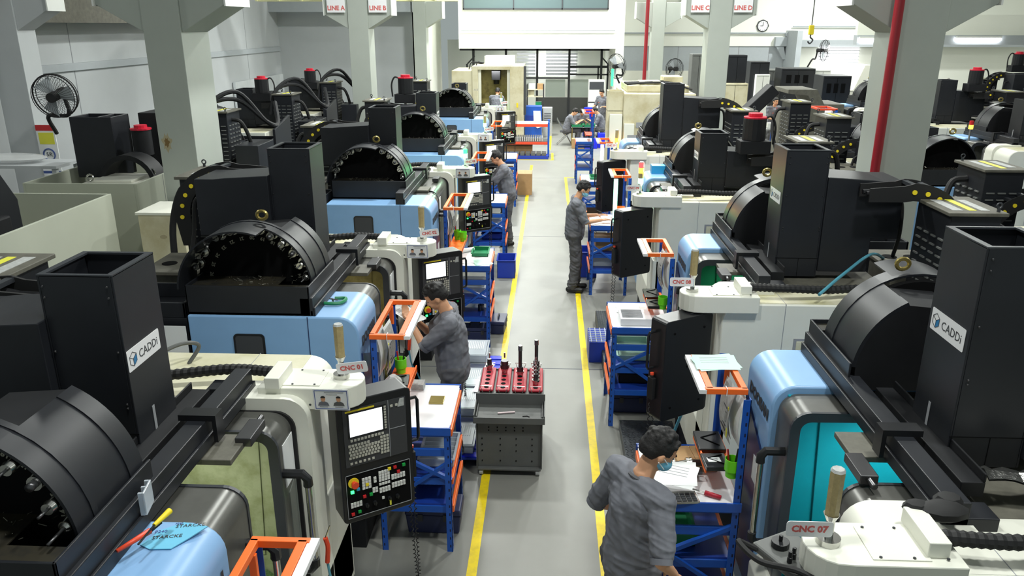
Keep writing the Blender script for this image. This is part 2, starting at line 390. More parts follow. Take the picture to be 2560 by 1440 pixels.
# fans
def fan(loc, r, rx, rz, label):
    t = thing('wall_fan', loc, label, 'fan', rz)
    mx = M.Rotation(rx, 4, 'X')
    mb = MB(); mb.T = mx
    for rr, y in ((r, 0), (r * .97, .07), (r * .97, -.07)):
        mb.tube([(rr * math.cos(a * PI / 16), y, rr * math.sin(a * PI / 16)) for a in range(33)], .012 if y == 0 else .006, 5)
    obj('cage_rim', mb, 'rubber', t)
    mb = MB(); mb.T = mx
    for k in range(44):
        a = 2 * PI * k / 44
        for sy in (1, -1):
            mb.tube([(.06 * math.cos(a), sy * .13, .06 * math.sin(a)), (r * .75 * math.cos(a), sy * .11, r * .75 * math.sin(a)), (r * .98 * math.cos(a), sy * .03, r * .98 * math.sin(a))], .0028, 3)
    obj('cage_wires', mb, 'rubber', t, kind='stuff')
    for k in range(3):
        mb = MB(); mb.T = mx @ M.Rotation(k * 2 * PI / 3, 4, 'Y')
        mb.add([(.04, -.02, .03), (r * .8, -.05, .16), (r * .84, .03, -.1), (.05, .02, -.04), (.04, -.015, .03), (r * .8, -.045, .16), (r * .84, .035, -.1), (.05, .025, -.04)],
               [(0, 1, 2, 3), (7, 6, 5, 4), (0, 4, 5, 1), (1, 5, 6, 2), (2, 6, 7, 3), (3, 7, 4, 0)])
        obj('blade', mb, 'wallgrey', t)
    mb = MB(); mb.T = mx; mb.cyl((0, -.14, 0), (0, .28, 0), .07, n=14); obj('motor', mb, 'rubber', t)
    obj('arm', MB().tube(smoothpath([(0, .25, 0), (0, .3, -.3), (-.3, .3, -.32), (-.3, .45, -.6)]), .03), 'rubber', t)
    return t
fan((-7.19, 11.4, 2.82), .31, .15, .1, 'large round black wall fan on the pale column at far left')
fan((2.36, 28.2, 2.45), .42, .1, -.9, 'black wall fan at the right end of the office partition')
fan((10.3, 31.0, 2.9), .38, 0, .9, 'black wall fan in front of the bright louvred window')
fan((4.4, 28.5, 2.35), .35, 0, .5, 'black cage fan standing on top of the beige machine')
# poster on column
t = thing('safety_poster', (-7.82, 11.985, 1.95), 'tall poster with a red heading and blue foot on the left column', 'poster')
obj('sheet', MB().box(-.15, .15, 0, .012, -.38, .38), 'paper', t)
obj('heading', MB().box(-.15, .15, -.003, 0, .29, .38), 'red', t); obj('footer', MB().box(-.15, .15, -.003, 0, -.38, -.34), 'inkblue', t)
obj('picture', MB().box(-.12, .12, -.003, 0, .08, .26), 'stickeryellow', t); obj('target_ring', MB().tube([(.09 * math.cos(a), -.004, -.08 + .09 * math.sin(a)) for a in [k * PI / 10 for k in range(21)]], .012, 4), 'inkblue', t)
text('5R', .09, 'ink', t, frame((0, -.004, -.08), (1, 0, 0), (0, 0, 1)), center=True)
# floor markings
for nm, pts, lab in (('floor_line', [(-.57, -1, -.47, 22.3)], 'long yellow floor line along the left side of the aisle'),
                     ('floor_line', [(.42, -1, .47, 17.5)], 'long yellow floor line along the right side of the aisle'),
                     ('floor_line', [(0.05, 25.2, .12, 31.5)], 'yellow floor line beside the long rack near the office')):
    x0, y0, x1, y1 = pts[0]
    obj(nm, MB().add([(x0, y0, .002), (x0 + .075, y0, .002), (x1 + .075, y1, .002), (x1, y1, .002), (x0, y0, .0005), (x0 + .075, y0, .0005), (x1 + .075, y1, .0005), (x1, y1, .0005)],
        [(0, 1, 2, 3), (7, 6, 5, 4), (0, 4, 5, 1), (1, 5, 6, 2), (2, 6, 7, 3), (3, 7, 4, 0)]), 'linepaint', label=lab, cat='floor marking')
obj('floor_line', MB().box(-1.3, .2, 23.2, 23.28, 0, .002).box(.13, .2, 23.28, 24.6, 0, .002), 'linepaint', label='yellow corner line around the pallet at the rack', cat='floor marking')
obj('floor_line', MB().box(.46, .75, 20.4, 20.48, 0, .002).box(.46, .53, 17.5, 20.4, 0, .002), 'linepaint', label='yellow corner line ahead of the farthest right bench', cat='floor marking')
# ---------------------------------------------------------------- vertical machining centres
def cover_profile(d, z0, zt, r, x1=0.0):
    """side profile of a cover: front edge rounded"""
    return [(x1, z0)] + [(x1 - r + r * math.cos(a), zt - r + r * math.sin(a)) for a in [i * PI / 12 for i in range(7)]] + [(x1 - d, zt), (x1 - d, z0)]
def shell(out, inn, y0, y1):
    """open rounded strip between two poly lines (x,z), extruded in y"""
    n = len(out); vs = []
    for y in (y0, y1):
        vs += [(p[0], y, p[1]) for p in out] + [(p[0], y, p[1]) for p in inn]
    k = 2 * n; fs = []
    for i in range(n - 1):
        fs += [(i, i + 1, k + i + 1, k + i), (n + i, k + n + i, k + n + i + 1, n + i + 1), (i, n + i, n + i + 1, i + 1), (k + i, k + i + 1, k + n + i + 1, k + n + i)]
    fs += [(0, k, k + n, n), (n - 1, 2 * n - 1, k + 2 * n - 1, k + n - 1)]
    return MB().add(vs, fs)
TOOLS = []
def machine(loc, rz, W, hz, label, name, sign=None, inte='intcream', B=.56, off=0.0, gap=None, motor=False, lampc=None, card=True, sticker=False, full=True, stub=False, numbers=False, tools=True, panel=True, drawn='cream', doorshut=False, nside=1, nearw=None, lit=False):
    t = thing('machining_center', loc, label, 'machine', rz)
    ZT = 1.9; D3 = W - (.6 if nside > 0 else .37)
    near = nearw or .86; far0 = gap if gap else D3 - .28
    # bed and carcass
    obj('bed', MB().box(-2.05, -.06, .04, W - .04, 0, .34), 'blackrough', t)
    obj('side_cover', MB().prism(cover_profile(1.19, .34, ZT, .13), 'y', 0, B), 'blue', t, .012, smooth=True)
    obj('cover_seam', MB().box(-.352, -.346, -.003, 0, .34, ZT), 'navy', t)
    f = obj('side_window', MB().prism(rrect(.22, .34, .03, 4, -.77, 1.6), 'y', -.008, 0), 'plastic', t)
    obj('window_pane', MB().prism(rrect(.19, .31, .02, 4, -.77, 1.6), 'y', -.010, -.008), 'ink', f)
    obj('front_panel', MB().prism([(.04, .5), (B - .03, .5), (B - .03, 1.42), (.04, 1.62)], 'x', 0, .012), 'navy', t)
    text('DOOSAN', .095, 'ink', t, frame((.004, .08, 1.66), (0, 1, 0), (0, 0, 1)), bold=.005, label='black brand lettering on the blue front')
    obj('rating_label', MB().box(0.012, .015, .34, .46, 1.2, 1.36), 'paper', t)
    # cream cover on the far side
    cc = obj('end_cover', MB().prism(cover_profile(1.35, .34, ZT, .14), 'y', D3, W), 'creamclean', t, .012, smooth=True)
    obj('top_dust_skin', MB().box(-1.34, -.13, D3 + .01, W - .012, ZT, ZT + .0015), drawn, t)
    obj('cover_seam', MB().box(-.45, -.446, D3, W + .002, ZT - .004, ZT + .002).box(-.45, -.446, W, W + .002, .34, ZT), 'inkgrey', t)
    obj('side_hatch', MB().box(-1.0, -.55, W, W + .008, .9, 1.62), drawn, t, .004)
    obj('hatch_line', MB().box(-1.02, -.53, W, W + .004, .88, 1.64), 'inkgrey', t)
    # front frame (arched) and lower front
    out = [(.03, .3)] + [(.03 - .12 + .12 * math.cos(a), 1.93 - .12 + .12 * math.sin(a)) for a in [i * PI / 12 for i in range(7)]] + [(-.42, 1.93)]
    inn = [(-.05, .3)] + [(-.05 - .1 + .1 * math.cos(a), 1.85 - .1 + .1 * math.sin(a)) for a in [i * PI / 12 for i in range(7)]] + [(-.42, 1.85)]
    obj('front_frame', shell(out, inn, D3 - .06, D3 + .16), 'creamclean', t, smooth=True)
    obj('frame_gasket', shell([(p[0] + .012, p[1] + .012) for p in inn], [(p[0] - .012, p[1] - .012) for p in inn], D3 - .075, D3 - .055), 'rubber', t)
    obj('lower_apron', MB().prism([(0, .3), (.03, .35), (.03, .74), (-.02, .8), (-.08, .8), (-.08, .3)], 'y', B, W - .02), 'creamclean', t, .006)
    obj('front_leg', MB().box(-.1, .03, D3 + .16, W, .3, 1.2), 'creamclean', t, .01)
    obj('kick_plate', MB().box(-.1, .0, B, W - .02, .05, .3), 'blackrough', t)
    # interior
    i_ = MB(); y0, y1 = B, D3
    i_.box(-1.15, -1.13, y0, y1, .5, 1.85); i_.box(-1.13, -.08, y0, y0 + .02, .5, 1.85); i_.box(-1.13, -.08, y1 - .02, y1, .5, 1.85)
    obj('interior_wall', i_, inte, t)
    for q0, q1 in ((y1 - .028, y1 - .02), (y0 + .02, y0 + .035)): obj('interior_panel', MB().prism([(-.95, .92), (-.3, .92), (-.26, 1.78), (-.95, 1.78)], 'y', q0, q1), inte, t, .003)
    obj('interior_ledge', MB().box(-.95, -.3, y0 + .02, y0 + .06, .88, .95), inte, t, .01)
    obj('interior_floor', MB().box(-1.13, -.08, y0, y1, .5, .62), 'chips' if inte != 'intteal' else 'darkin', t)
    obj('chip_pile', MB().prism([(-1.1, .62), (-.2, .62), (-.2, .74), (-.3, .82), (-.6, .86), (-1.0, .8)], 'y', y1 - .3 if nside > 0 else y0 + .03, y1 - .03 if nside > 0 else y0 + .16), 'greenchips', t, kind='stuff')
    tb = obj('work_table', MB().box(-.95, -.35, y0 + .12, y1 - .25, .78, .9), 'darksteel' if inte != 'intteal' else 'intgreen', t, .004)
    for k in range(3): obj('table_slot', MB().box(-.85 + k * .2, -.82 + k * .2, y0 + .12, y1 - .25, .9, .903), 'darkin', tb)
    v = obj('vise', MB().box(-.8, -.45, y0 + .45, y0 + .7, .9, 1.0).box(-.8, -.72, y0 + .47, y0 + .68, 1.0, 1.08).box(-.53, -.45, y0 + .47, y0 + .68, 1.0, 1.08), 'steel', t, .004)
    obj('coolant_nozzle', MB().tube(smoothpath([(-.7, y1 - .28, 1.72), (-.66, y1 - .3, 1.6), (-.58, y1 - .34, 1.55)]), .014), 'orange', t)
    obj('spindle_nose', MB().cyl((-.7, y0 + .58, 1.55), (-.7, y0 + .58, 1.82), .07, .12, 16), 'steel', t, smooth=True)
    # sliding doors with curved tops
    def door(ya, yb, xo, win):
        o1 = [(xo, .78), (xo, 1.76)] + [(xo - .1 + .1 * math.cos(a), 1.76 + .1 * math.sin(a)) for a in [i * PI / 12 for i in range(1, 7)]] + [(xo - .5, 1.86)]
        i1 = [(xo - .045, .78), (xo - .045, 1.76)] + [(xo - .1 + .055 * math.cos(a), 1.76 + .055 * math.sin(a)) for a in [i * PI / 12 for i in range(1, 7)]] + [(xo - .5, 1.82)]
        d = obj('sliding_door', shell(o1, i1, ya, yb), 'doorgrey', t, smooth=True)
        obj('door_edge', shell([(p[0] + .004, p[1] + .004) for p in o1], [(p[0] - .004, p[1] - .004) for p in i1], ya - .02 if win else yb, ya if win else yb + .02), 'doordark', d)
        if win:
            obj('door_window', MB().prism([(ya + .08, .95), (yb - .05, .9), (yb - .05, 1.5), (ya + .08, 1.45)], 'x', xo, xo + .006), 'glass', d)
            obj('warning_label', MB().box(xo, xo + .004, ya + .05, ya + .2, 1.5, 1.75), 'paper', d)
            hy = ya + .03
        else:
            hy = yb - .04
        obj('door_handle', MB().tube([(xo, hy, 1.6), (xo + .1, hy, 1.6), (xo + .125, hy, 1.57), (xo + .125, hy, 1.53)], .025), 'plastic', d, smooth=True)
        obj('door_handle', MB().tube([(xo + .125, hy, 1.08), (xo + .125, hy, 1.04), (xo + .1, hy, 1.01), (xo, hy, 1.01)], .025), 'plastic', d, smooth=True)
        obj('handle_bar', MB().tube([(xo + .124, hy, 1.54), (xo + .124, hy, 1.07)], .017, 10), 'steel', d, smooth=True)
        return d
    door(B + .01, near, -.035, False)
    door(far0, D3 - .04, -.06, True)
    # rails over the doors
    obj('top_rail', MB().box(-.40, -.31, .02, D3 + .1, 1.9, 2.03).box(-.31, -.295, .02, D3 + .1, 1.9, 1.96), 'black', t, .004)
    obj('cable_channel', MB().box(-.56, -.46, B + .2, D3 - .1, 1.93, 2.0).box(-.56, -.55, B + .2, D3 - .1, 2.0, 2.04), 'blackrough', t, .004)
    obj('rail_clamp', MB().box(-.44, -.28, D3 - .5, D3 - .42, 2.03, 2.06).box(-.28, -.26, D3 - .5, D3 - .42, 1.92, 2.06), 'plastic', t)
    obj('limit_switch', MB().box(-.2, -.12, D3 - .46, D3 - .26, 1.875, 1.92).cyl((-.16, D3 - .26, 1.9), (-.16, D3 - .2, 1.9), .015, n=8), 'darksteel', t, .004)
    obj('black_lintel', MB().box(-.52, -.3, D3 - .02, D3 + .1, 1.86, 1.96), 'black', t, .004)
    # top deck behind the doors
    obj('top_deck', MB().box(-1.35, -.40, B, D3, 1.84, 1.88), 'dusty', t)
    pt = obj('probe_plate', MB().box(-.41, -.16, (near + far0) / 2 - .08, (near + far0) / 2 + .16, 1.865, 1.895), 'dusty', t, .004)
    if lit:
        obj('work_light', MB().box(-.95, -.65, y1 - .3, y1 - .24, 1.8, 1.83), 'tube', t)
        l_ = lamp('work_light_lamp', (-.62, (y0 + y1) / 2 - .1, 1.78), lit, .35); l_.parent = t
    obj('rear_deck', MB().box(-1.95, -1.2, B + .0, W - .35, 1.0, 1.72), 'blackrough', t, .01)
    pl = obj('lifting_plate', MB().box(-1.9, -1.45, .75, 1.3, 1.94, 1.97).box(-1.86, -1.5, .8, 1.25, 1.7, 1.94), 'dusty', t, .006)
    for dx in (0, .18): obj('plate_hole', MB().cyl((-1.58 - dx, .98, 1.96), (-1.58 - dx, .98, 1.974), .06, n=16), 'darkin', pl)
    obj('side_tank', MB().box(-1.95, -1.22, .05, .5, .3, 1.86).box(-1.95, -1.93, .05, .5, 1.86, 1.97).box(-1.24, -1.22, .05, .5, 1.86, 1.97).box(-1.95, -1.22, .05, .07, 1.86, 1.97).box(-1.95, -1.22, .48, .5, 1.86, 1.97), 'black', t, .004)
    obj('notice_board', MB().box(-1.55, -1.21, -.006, .0, 1.42, 1.82), 'paper', t)
    # magazine
    o_ = off + .02; xa, xb = -1.19, -.33
    tr = MB().box(xa, xb, o_, o_ + .012, ZT, 2.11).box(xb - .012, xb, o_, o_ + .66, ZT, 2.11).box(xa, xa + .012, o_, o_ + .3, ZT, 2.11).box(xa, xb, o_, o_ + .5, ZT, ZT + .02)
    tr.box(xb, xb + .03, o_, o_ + .7, ZT, 1.94)
    mg = obj('magazine_tray', tr, 'black', t, .003)
    obj('tray_floor', MB().box(xa + .012, xb - .25, o_ + .012, o_ + .47, 2.08, 2.085).box(xb - .25, xb - .013, o_ + .012, o_ + .12, 2.08, 2.085), 'traybrown', mg)
    cxm, czm, ro = -.80, 2.05, .445
    sw = MB()
    for k in range(70):
        a = R.uniform(0, PI * 2); x = xa + .12 + R.random() ** 1.0 * .5 + (.1 if k % 3 else 0); y = o_ + .1 + R.random() * .3; l = R.uniform(.008, .03)
        sw.tube([(x, y, 2.088), (x + l * math.cos(a), y + l * math.sin(a), 2.09 + R.random() * .012)], .0018, 3)
    obj('metal_shavings', sw, 'swarf', mg, kind='stuff')
    def band(a0, a1, y0, y1, r, th=.012, nm='magazine_cover', m='black', n=18):
        return obj(nm, shell(arc(cxm, czm, r, a0, a1, n), arc(cxm, czm, r - th, a0, a1, n), y0, y1), m, mg, smooth=True)
    band(71, 176, o_ - .0, o_ + .30, ro)
    band(62, 71, o_ + .18, o_ + .30, ro, n=4)
    band(4, 62, o_ + .18, o_ + .54, ro, n=12)
    band(4, 62, o_ + .54, o_ + .64, ro + .006, .02, 'cover_flange', n=12)
    band(4, 176, o_ + .28, o_ + .31, ro + .006, .012, 'cover_edge')
    obj('magazine_back', MB().prism([(cxm - .05, czm - .1), (cxm + ro - .02, czm - .1)] + arc(cxm, czm, ro - .014, 4, 62, 12) + [(cxm - .05, czm + .36)], 'y', o_ + .34, o_ + .64), 'blackrough', mg)
    obj('magazine_disc', MB().prism([(cxm + (ro - .03) * math.cos(a), czm + (ro - .03) * math.sin(a)) for a in [k * PI / 24 for k in range(25)]], 'y', o_ + .30, o_ + .34), 'darkin', mg)
    obj('lifting_eye', MB().tube([(cxm + .1 + .035 * math.cos(a), o_ + .27, 2.545 + .03 * math.sin(a)) for a in [k * PI / 8 for k in range(17)]], .012, 6), 'brass', mg, smooth=True)
    if numbers:
        mb = None
        for k in range(13):
            a = math.radians(8 + k * 13.6); u = V((-math.cos(a), 0, -math.sin(a))); r_ = V((-math.sin(a), 0, math.cos(a)))
            c = V((cxm + .325 * math.cos(a), o_ + .296, czm + .325 * math.sin(a)))
            rr = u.cross(V((0, -1, 0)))
            text(str(14 + k), .034, 'numgrey', mg, frame(c, rr, u), 'slot_number', bold=.001, center=True)
    if tools:
        tl = []
        for k in range(12):
            a = math.radians(10 + k * 13.6)
            if k in ((5, 6) if not numbers else (6, 9)): continue
            tl.append((a, k))
        TOOLS.append((t, o_, cxm, czm, tl))
    # head tower and wing
    h = obj('head_tower', MB().box(-.87, -.86, .98, 1.34, 1.9, hz).box(-.55, -.54, .98, 1.34, 1.9, hz).box(-.86, -.55, .98, .99, 1.9, hz).box(-.86, -.55, 1.33, 1.34, 1.9, hz).box(-.86, -.55, .99, 1.33, 2.1, 2.12), 'black', t, .003)
    rim = MB()
    for b in ((-.87, -.54, .98, 1.0), (-.87, -.54, 1.32, 1.34), (-.87, -.84, 1.0, 1.32), (-.57, -.54, 1.0, 1.32)): rim.box(*b, hz - .006, hz + .003)
    obj('tower_rim', rim, 'doordark', h)
    obj('tower_seam', MB().box(-.872, -.538, .978, .98, 2.05, 2.054).box(-.872, -.538, 1.34, 1.342, 2.05, 2.054).box(-.72, -.717, 1.34, 1.342, 1.9, 2.05), 'darkin', h)
    sc = MB()
    for z in (hz - .05, hz - .1, hz - .35, hz - .6, hz - .62):
        for x in (-.85, -.57): sc.ball((x, .978, z), .006, 6).ball((x, 1.342, z), .006, 6)
    obj('screw_heads', sc, 'darksteel', h)
    obj('gauge_label', MB().box(-.539, -.537, 1.12, 1.14, 2.0, 2.12), 'inkgrey', h)
    wz = hz - .2
    if not stub:
        obj('rear_wing', MB().prism([(-.87, 1.95), (-.87, wz), (-1.2, wz - .02), (-1.3, wz - .03), (-1.45, wz - .03), (-1.45, wz - .48), (-1.25, wz - .48), (-1.25, 1.95)], 'y', .93, 1.36), 'black', t, .006)
        cx0, cz0 = -1.42, wz - .44
        po = [(-1.1, wz - .04), (-1.35, wz - .02)] + arc(cx0, cz0, .44, 90, 180, 12) + [(cx0 - .40, cz0 - .25)]
        pi = [(-1.1, wz - .14), (-1.35, wz - .14)] + arc(cx0, cz0, .31, 90, 180, 12) + [(cx0 - .28, cz0 - .25)]
        ch = obj('cable_chain', shell(po, pi, 1.38, 1.395), 'rubber', t)
        obj('chain_side', shell(po, pi, 1.57, 1.585), 'rubber', ch); cb = MB()
        for k in range(2, len(po) - 1, 2):
            a, b = V((po[k][0], 0, po[k][1])), V((pi[k][0], 0, pi[k][1]))
            q = a.lerp(b, .15); cb.box(q.x - .02, q.x + .02, 1.395, 1.57, q.z - .012, q.z + .012)
        obj('chain_crossbar', cb, 'doordark', ch)
        for k in range(2, len(po), 2):
            q = (V((po[k][0], 0, po[k][1])) + V((pi[k][0], 0, pi[k][1]))) / 2
            for ya, yb in ((1.372, 1.38), (1.585, 1.593)):
                obj('chain_dot', MB().cyl((q.x, ya, q.z), (q.x, yb, q.z), .018, n=10), 'yellow', ch)
        for dy, dz in ((1.45, .0), (1.52, .02)):
            obj('chain_hose', MB().tube([(p[0] * .5 + q[0] * .5, dy, p[1] * .5 + q[1] * .5) for p, q in zip(po, pi)], .02, 6), 'blackrough', ch)
        for yy in (1.36, 1.6):
            pass
        obj('feed_hose', MB().tube(smoothpath([(-1.46, 1.15, wz - .2), (-1.55, 1.12, wz - .25), (-1.58, 1.1, wz - .5), (-1.6, 1.0, 1.98)]), .016), 'rubber', t)
    if motor:
        mt = obj('spindle_motor', MB().cyl((-1.12, 1.5, hz - .05), (-1.12, 1.5, hz + .2), .13, n=16).box(-1.3, -.95, 1.38, 1.62, hz - .2, hz - .05), 'blackrough', t, .006)
        obj('motor_cap', MB().cyl((-1.12, 1.5, hz + .2), (-1.12, 1.5, hz + .22), .13, n=16).cyl((-1.12, 1.5, hz + .22), (-1.12, 1.5, hz + .26), .08, n=14), 'capred', mt, .004)
        obj('motor_cable', MB().tube(smoothpath([(-1.2, 1.5, hz + .18), (-1.3, 1.5, hz + .22), (-1.36, 1.5, hz + .1), (-1.35, 1.5, hz - .1)]), .014), 'rubber', mt)
    # transformer cabinet
    cb = obj('transformer_cabinet', MB().box(-1.84, -1.5, 1.5, 2.0, 1.5, 2.56), 'black', t, .006)
    obj('cabinet_lid', MB().box(-1.87, -1.47, 1.47, 2.03, 2.56, 2.585), 'dusty', cb, .004)
    obj('lid_label', MB().box(-1.78, -1.72, 1.6, 1.95, 2.585, 2.587), 'papergrey', cb)
    obj('lid_strip', MB().box(-1.69, -1.64, 1.55, 1.95, 2.585, 2.587), 'stickeryellow', cb)
    obj('lid_notice', MB().box(-1.6, -1.53, 1.6, 1.95, 2.585, 2.587), 'papergrey', cb)
    lv = MB()
    for k in range(13):
        for j in range(4):
            for x, s in ((-1.5, 1), (-1.84, -1)):
                y = 1.56 + j * .11; z = 1.62 + k * .062; lv.prism([(y, z), (y + .06, z), (y + .06, z + .012), (y, z + .012)], 'x', x, x + s * .012)
        for j in range(3):
            for y, s in ((1.5, -1), (2.0, 1)):
                x = -1.81 + j * .1; z = 1.62 + k * .062; lv.box(x, x + .07, y, y + s * .012, z, z + .012)
    obj('vent_louvre', lv, 'ventgrey', cb, kind='stuff')
    for x, y in ((-1.5, 1.5), (-1.82, 1.98)):
        obj('lifting_eye', MB().cyl((x, y, 2.585), (x, y, 2.61), .012, n=6).tube([(x + .018 * math.cos(a), y, 2.628 + .018 * math.sin(a)) for a in [k * PI / 6 for k in range(13)]], .006, 5), 'doordark', cb)
    obj('drain_hose', MB().tube(smoothpath([(-1.84, 1.8, 2.45), (-1.98, 1.8, 2.4), (-2.05, 1.7, 2.1), (-1.98, 1.5, 1.7)]), .03), 'rubber', t, smooth=True)
    if not full: return t
    # arm, hose, lamp, sign, id card, control pendant
    ay = W - .47 if nside > 0 else W - .09
    arm = MB().prism([(-.25, ay - .13), (.17, ay - .13)] + [(.17 + .13 * math.cos(a), ay + .13 * math.sin(a)) for a in [(-PI / 2 + k * PI / 10) for k in range(1, 10)]] + [(.15, ay + .13), (-.25, ay + .13)], 'z', 1.84, 1.965)
    a_ = obj('pendant_arm', arm, 'creamclean', t, .006)
    obj('arm_plate', MB().box(-.13, .08, ay - .1, ay + .1, 1.965, 1.97), 'creamclean', a_, .002)
    sc = MB()
    for x in (-.19, -.07, .05):
        for y in (-.09, .09): sc.cyl((x, ay + y, 1.97), (x, ay + y, 1.974), .006, n=8)
    for x in (-.1, .0, .03): sc.cyl((x, ay - .131, 1.87), (x, ay - .129, 1.87), .007, n=8)
    obj('arm_screws', sc, 'doordark', a_)
    obj('arm_bracket', MB().box(-.2, -.12, ay - .15, ay + .08, 1.965, 2.03), 'creamclean', a_, .004)
    hp = smoothpath([(-.2, ay, 2.0), (-.45, ay + .02, 2.0), (-.75, ay - .02, 1.98), (-1.05, ay - .1, 1.97)], 16)
    obj('corrugated_hose', MB().tube(hp, [.032 if i % 2 else .027 for i in range(len(hp))], 10), 'rubber', t)
    lp = (.17 if nside > 0 else .21, ay + (.02 if nside > 0 else 0), 1.965)
    la = obj('signal_lamp', MB().cyl(lp, (lp[0], lp[1], 1.99), .045, n=16).cyl((lp[0], lp[1], 1.99), (lp[0], lp[1], 2.06), .016, n=10).cyl((lp[0], lp[1], 2.06), (lp[0], lp[1], 2.09), .016, .03, 10), 'steel', t)
    if lampc:
        z = 2.09
        for c in lampc:
            obj('lamp_segment', MB().cyl((lp[0], lp[1], z), (lp[0], lp[1], z + .06), .03, n=12), c, la); z += .06
        for q_, c in enumerate(lampc):
            if c.startswith('led'):
                l_ = bpy.data.lights.new('signal_glow', 'POINT'); l_.energy = 2.2; l_.shadow_soft_size = .03; l_.color = {'ledgreen2': (.2, 1, .45), 'ledgreen': (.1, 1, .2), 'ledamber': (1, .6, .1), 'ledred': (1, .12, .1)}[c]
                g_ = bpy.data.objects.new('signal_glow', l_); COL.objects.link(g_); g_.parent = t; g_.location = (lp[0] - .05, lp[1], 2.12 + q_ * .06)
        if z < 2.2: obj('lamp_segment', MB().cyl((lp[0], lp[1], z), (lp[0], lp[1], 2.27), .026, n=12), 'amber', la)
    else: obj('lamp_tube', MB().cyl((lp[0], lp[1], 2.09), (lp[0], lp[1], 2.27), .026, .028, 8), 'amber', la)
    lz = 2.27 if not (lampc and len(lampc) > 3) else 2.33
    obj('lamp_cap', MB().cyl((lp[0], lp[1], lz), (lp[0], lp[1], lz + .01), .028, .022, 8), 'papergrey', la)
    if sign:
        if nside > 0: o0 = V((lp[0] - .005, ay - .03, 2.005)); rd, up = V((1, 0, .14)), V((-.14, -.1, 1))
        else: o0 = V((lp[0] + .17, ay + .03, 2.01)); rd, up = V((-1, 0, 0)), V((0, 0, 1))
        rd.normalize(); up.normalize(); nrm = rd.cross(up)
        sg = MB(); mx = frame(o0, rd, up); sg.T = mx
        sg.prism(rrect(.17, .065, .012, 3, .085, .032), 'z', 0, .003)
        s_ = obj('number_sign', sg, 'boardwhite', t)
        text(sign, .038, 'inkred', s_, mx @ M.Translation((.085, .032, .0035)), 'number_lettering', bold=.0015, center=True)
    if card and nside > 0:
        mx = frame((.055, ay - .135, 1.845), (1, 0, 0), (0, -.1, 1)) @ M.Diagonal((.87, .92, 1, 1)); c = MB(); c.T = mx; c.box(0, .22, 0, .14, 0, .003); cd_ = obj('operator_card', c, 'paper', t)
        b = MB(); b.T = mx
        for q in ((.008, .212, .128, .132), (.008, .212, .008, .011), (.008, .012, .008, .132), (.208, .212, .008, .132)): b.box(q[0], q[1], q[2], q[3], .003, .004)
        obj('card_border', b, 'inkblue', cd_)
        for dx, m_ in ((.06, 'cloth'), (.155, 'kraft')):
            b = MB(); b.T = mx; b.prism([(dx - .035, .03), (dx + .035, .03), (dx + .028, .05), (dx + .008, .06), (dx - .008, .06), (dx - .028, .05)], 'z', .003, .0045); obj('portrait_shirt', b, m_, cd_)
            b = MB(); b.T = mx; b.prism([(dx + .014 * math.cos(a), .075 + .018 * math.sin(a)) for a in [k * PI / 6 for k in range(12)]], 'z', .003, .005); obj('portrait_face', b, 'skin', cd_)
            b = MB(); b.T = mx; b.prism([(dx + .015 * math.cos(a), .083 + .013 * math.sin(a)) for a in [k * PI / 8 for k in range(9)]], 'z', .005, .006); obj('portrait_hair', b, 'hair', cd_)
        b = MB(); b.T = mx
        b.box(.07, .19, .117, .122, .003, .004).box(.08, .15, .104, .107, .003, .004).box(.035, .085, .02, .024, .003, .004).box(.13, .18, .02, .024, .003, .004)
        obj('card_print', b, 'inkgrey', cd_)
    if panel: pendant(t, (.235, ay + .10) if nside > 0 else (.24, ay + .08), nside)
    return t
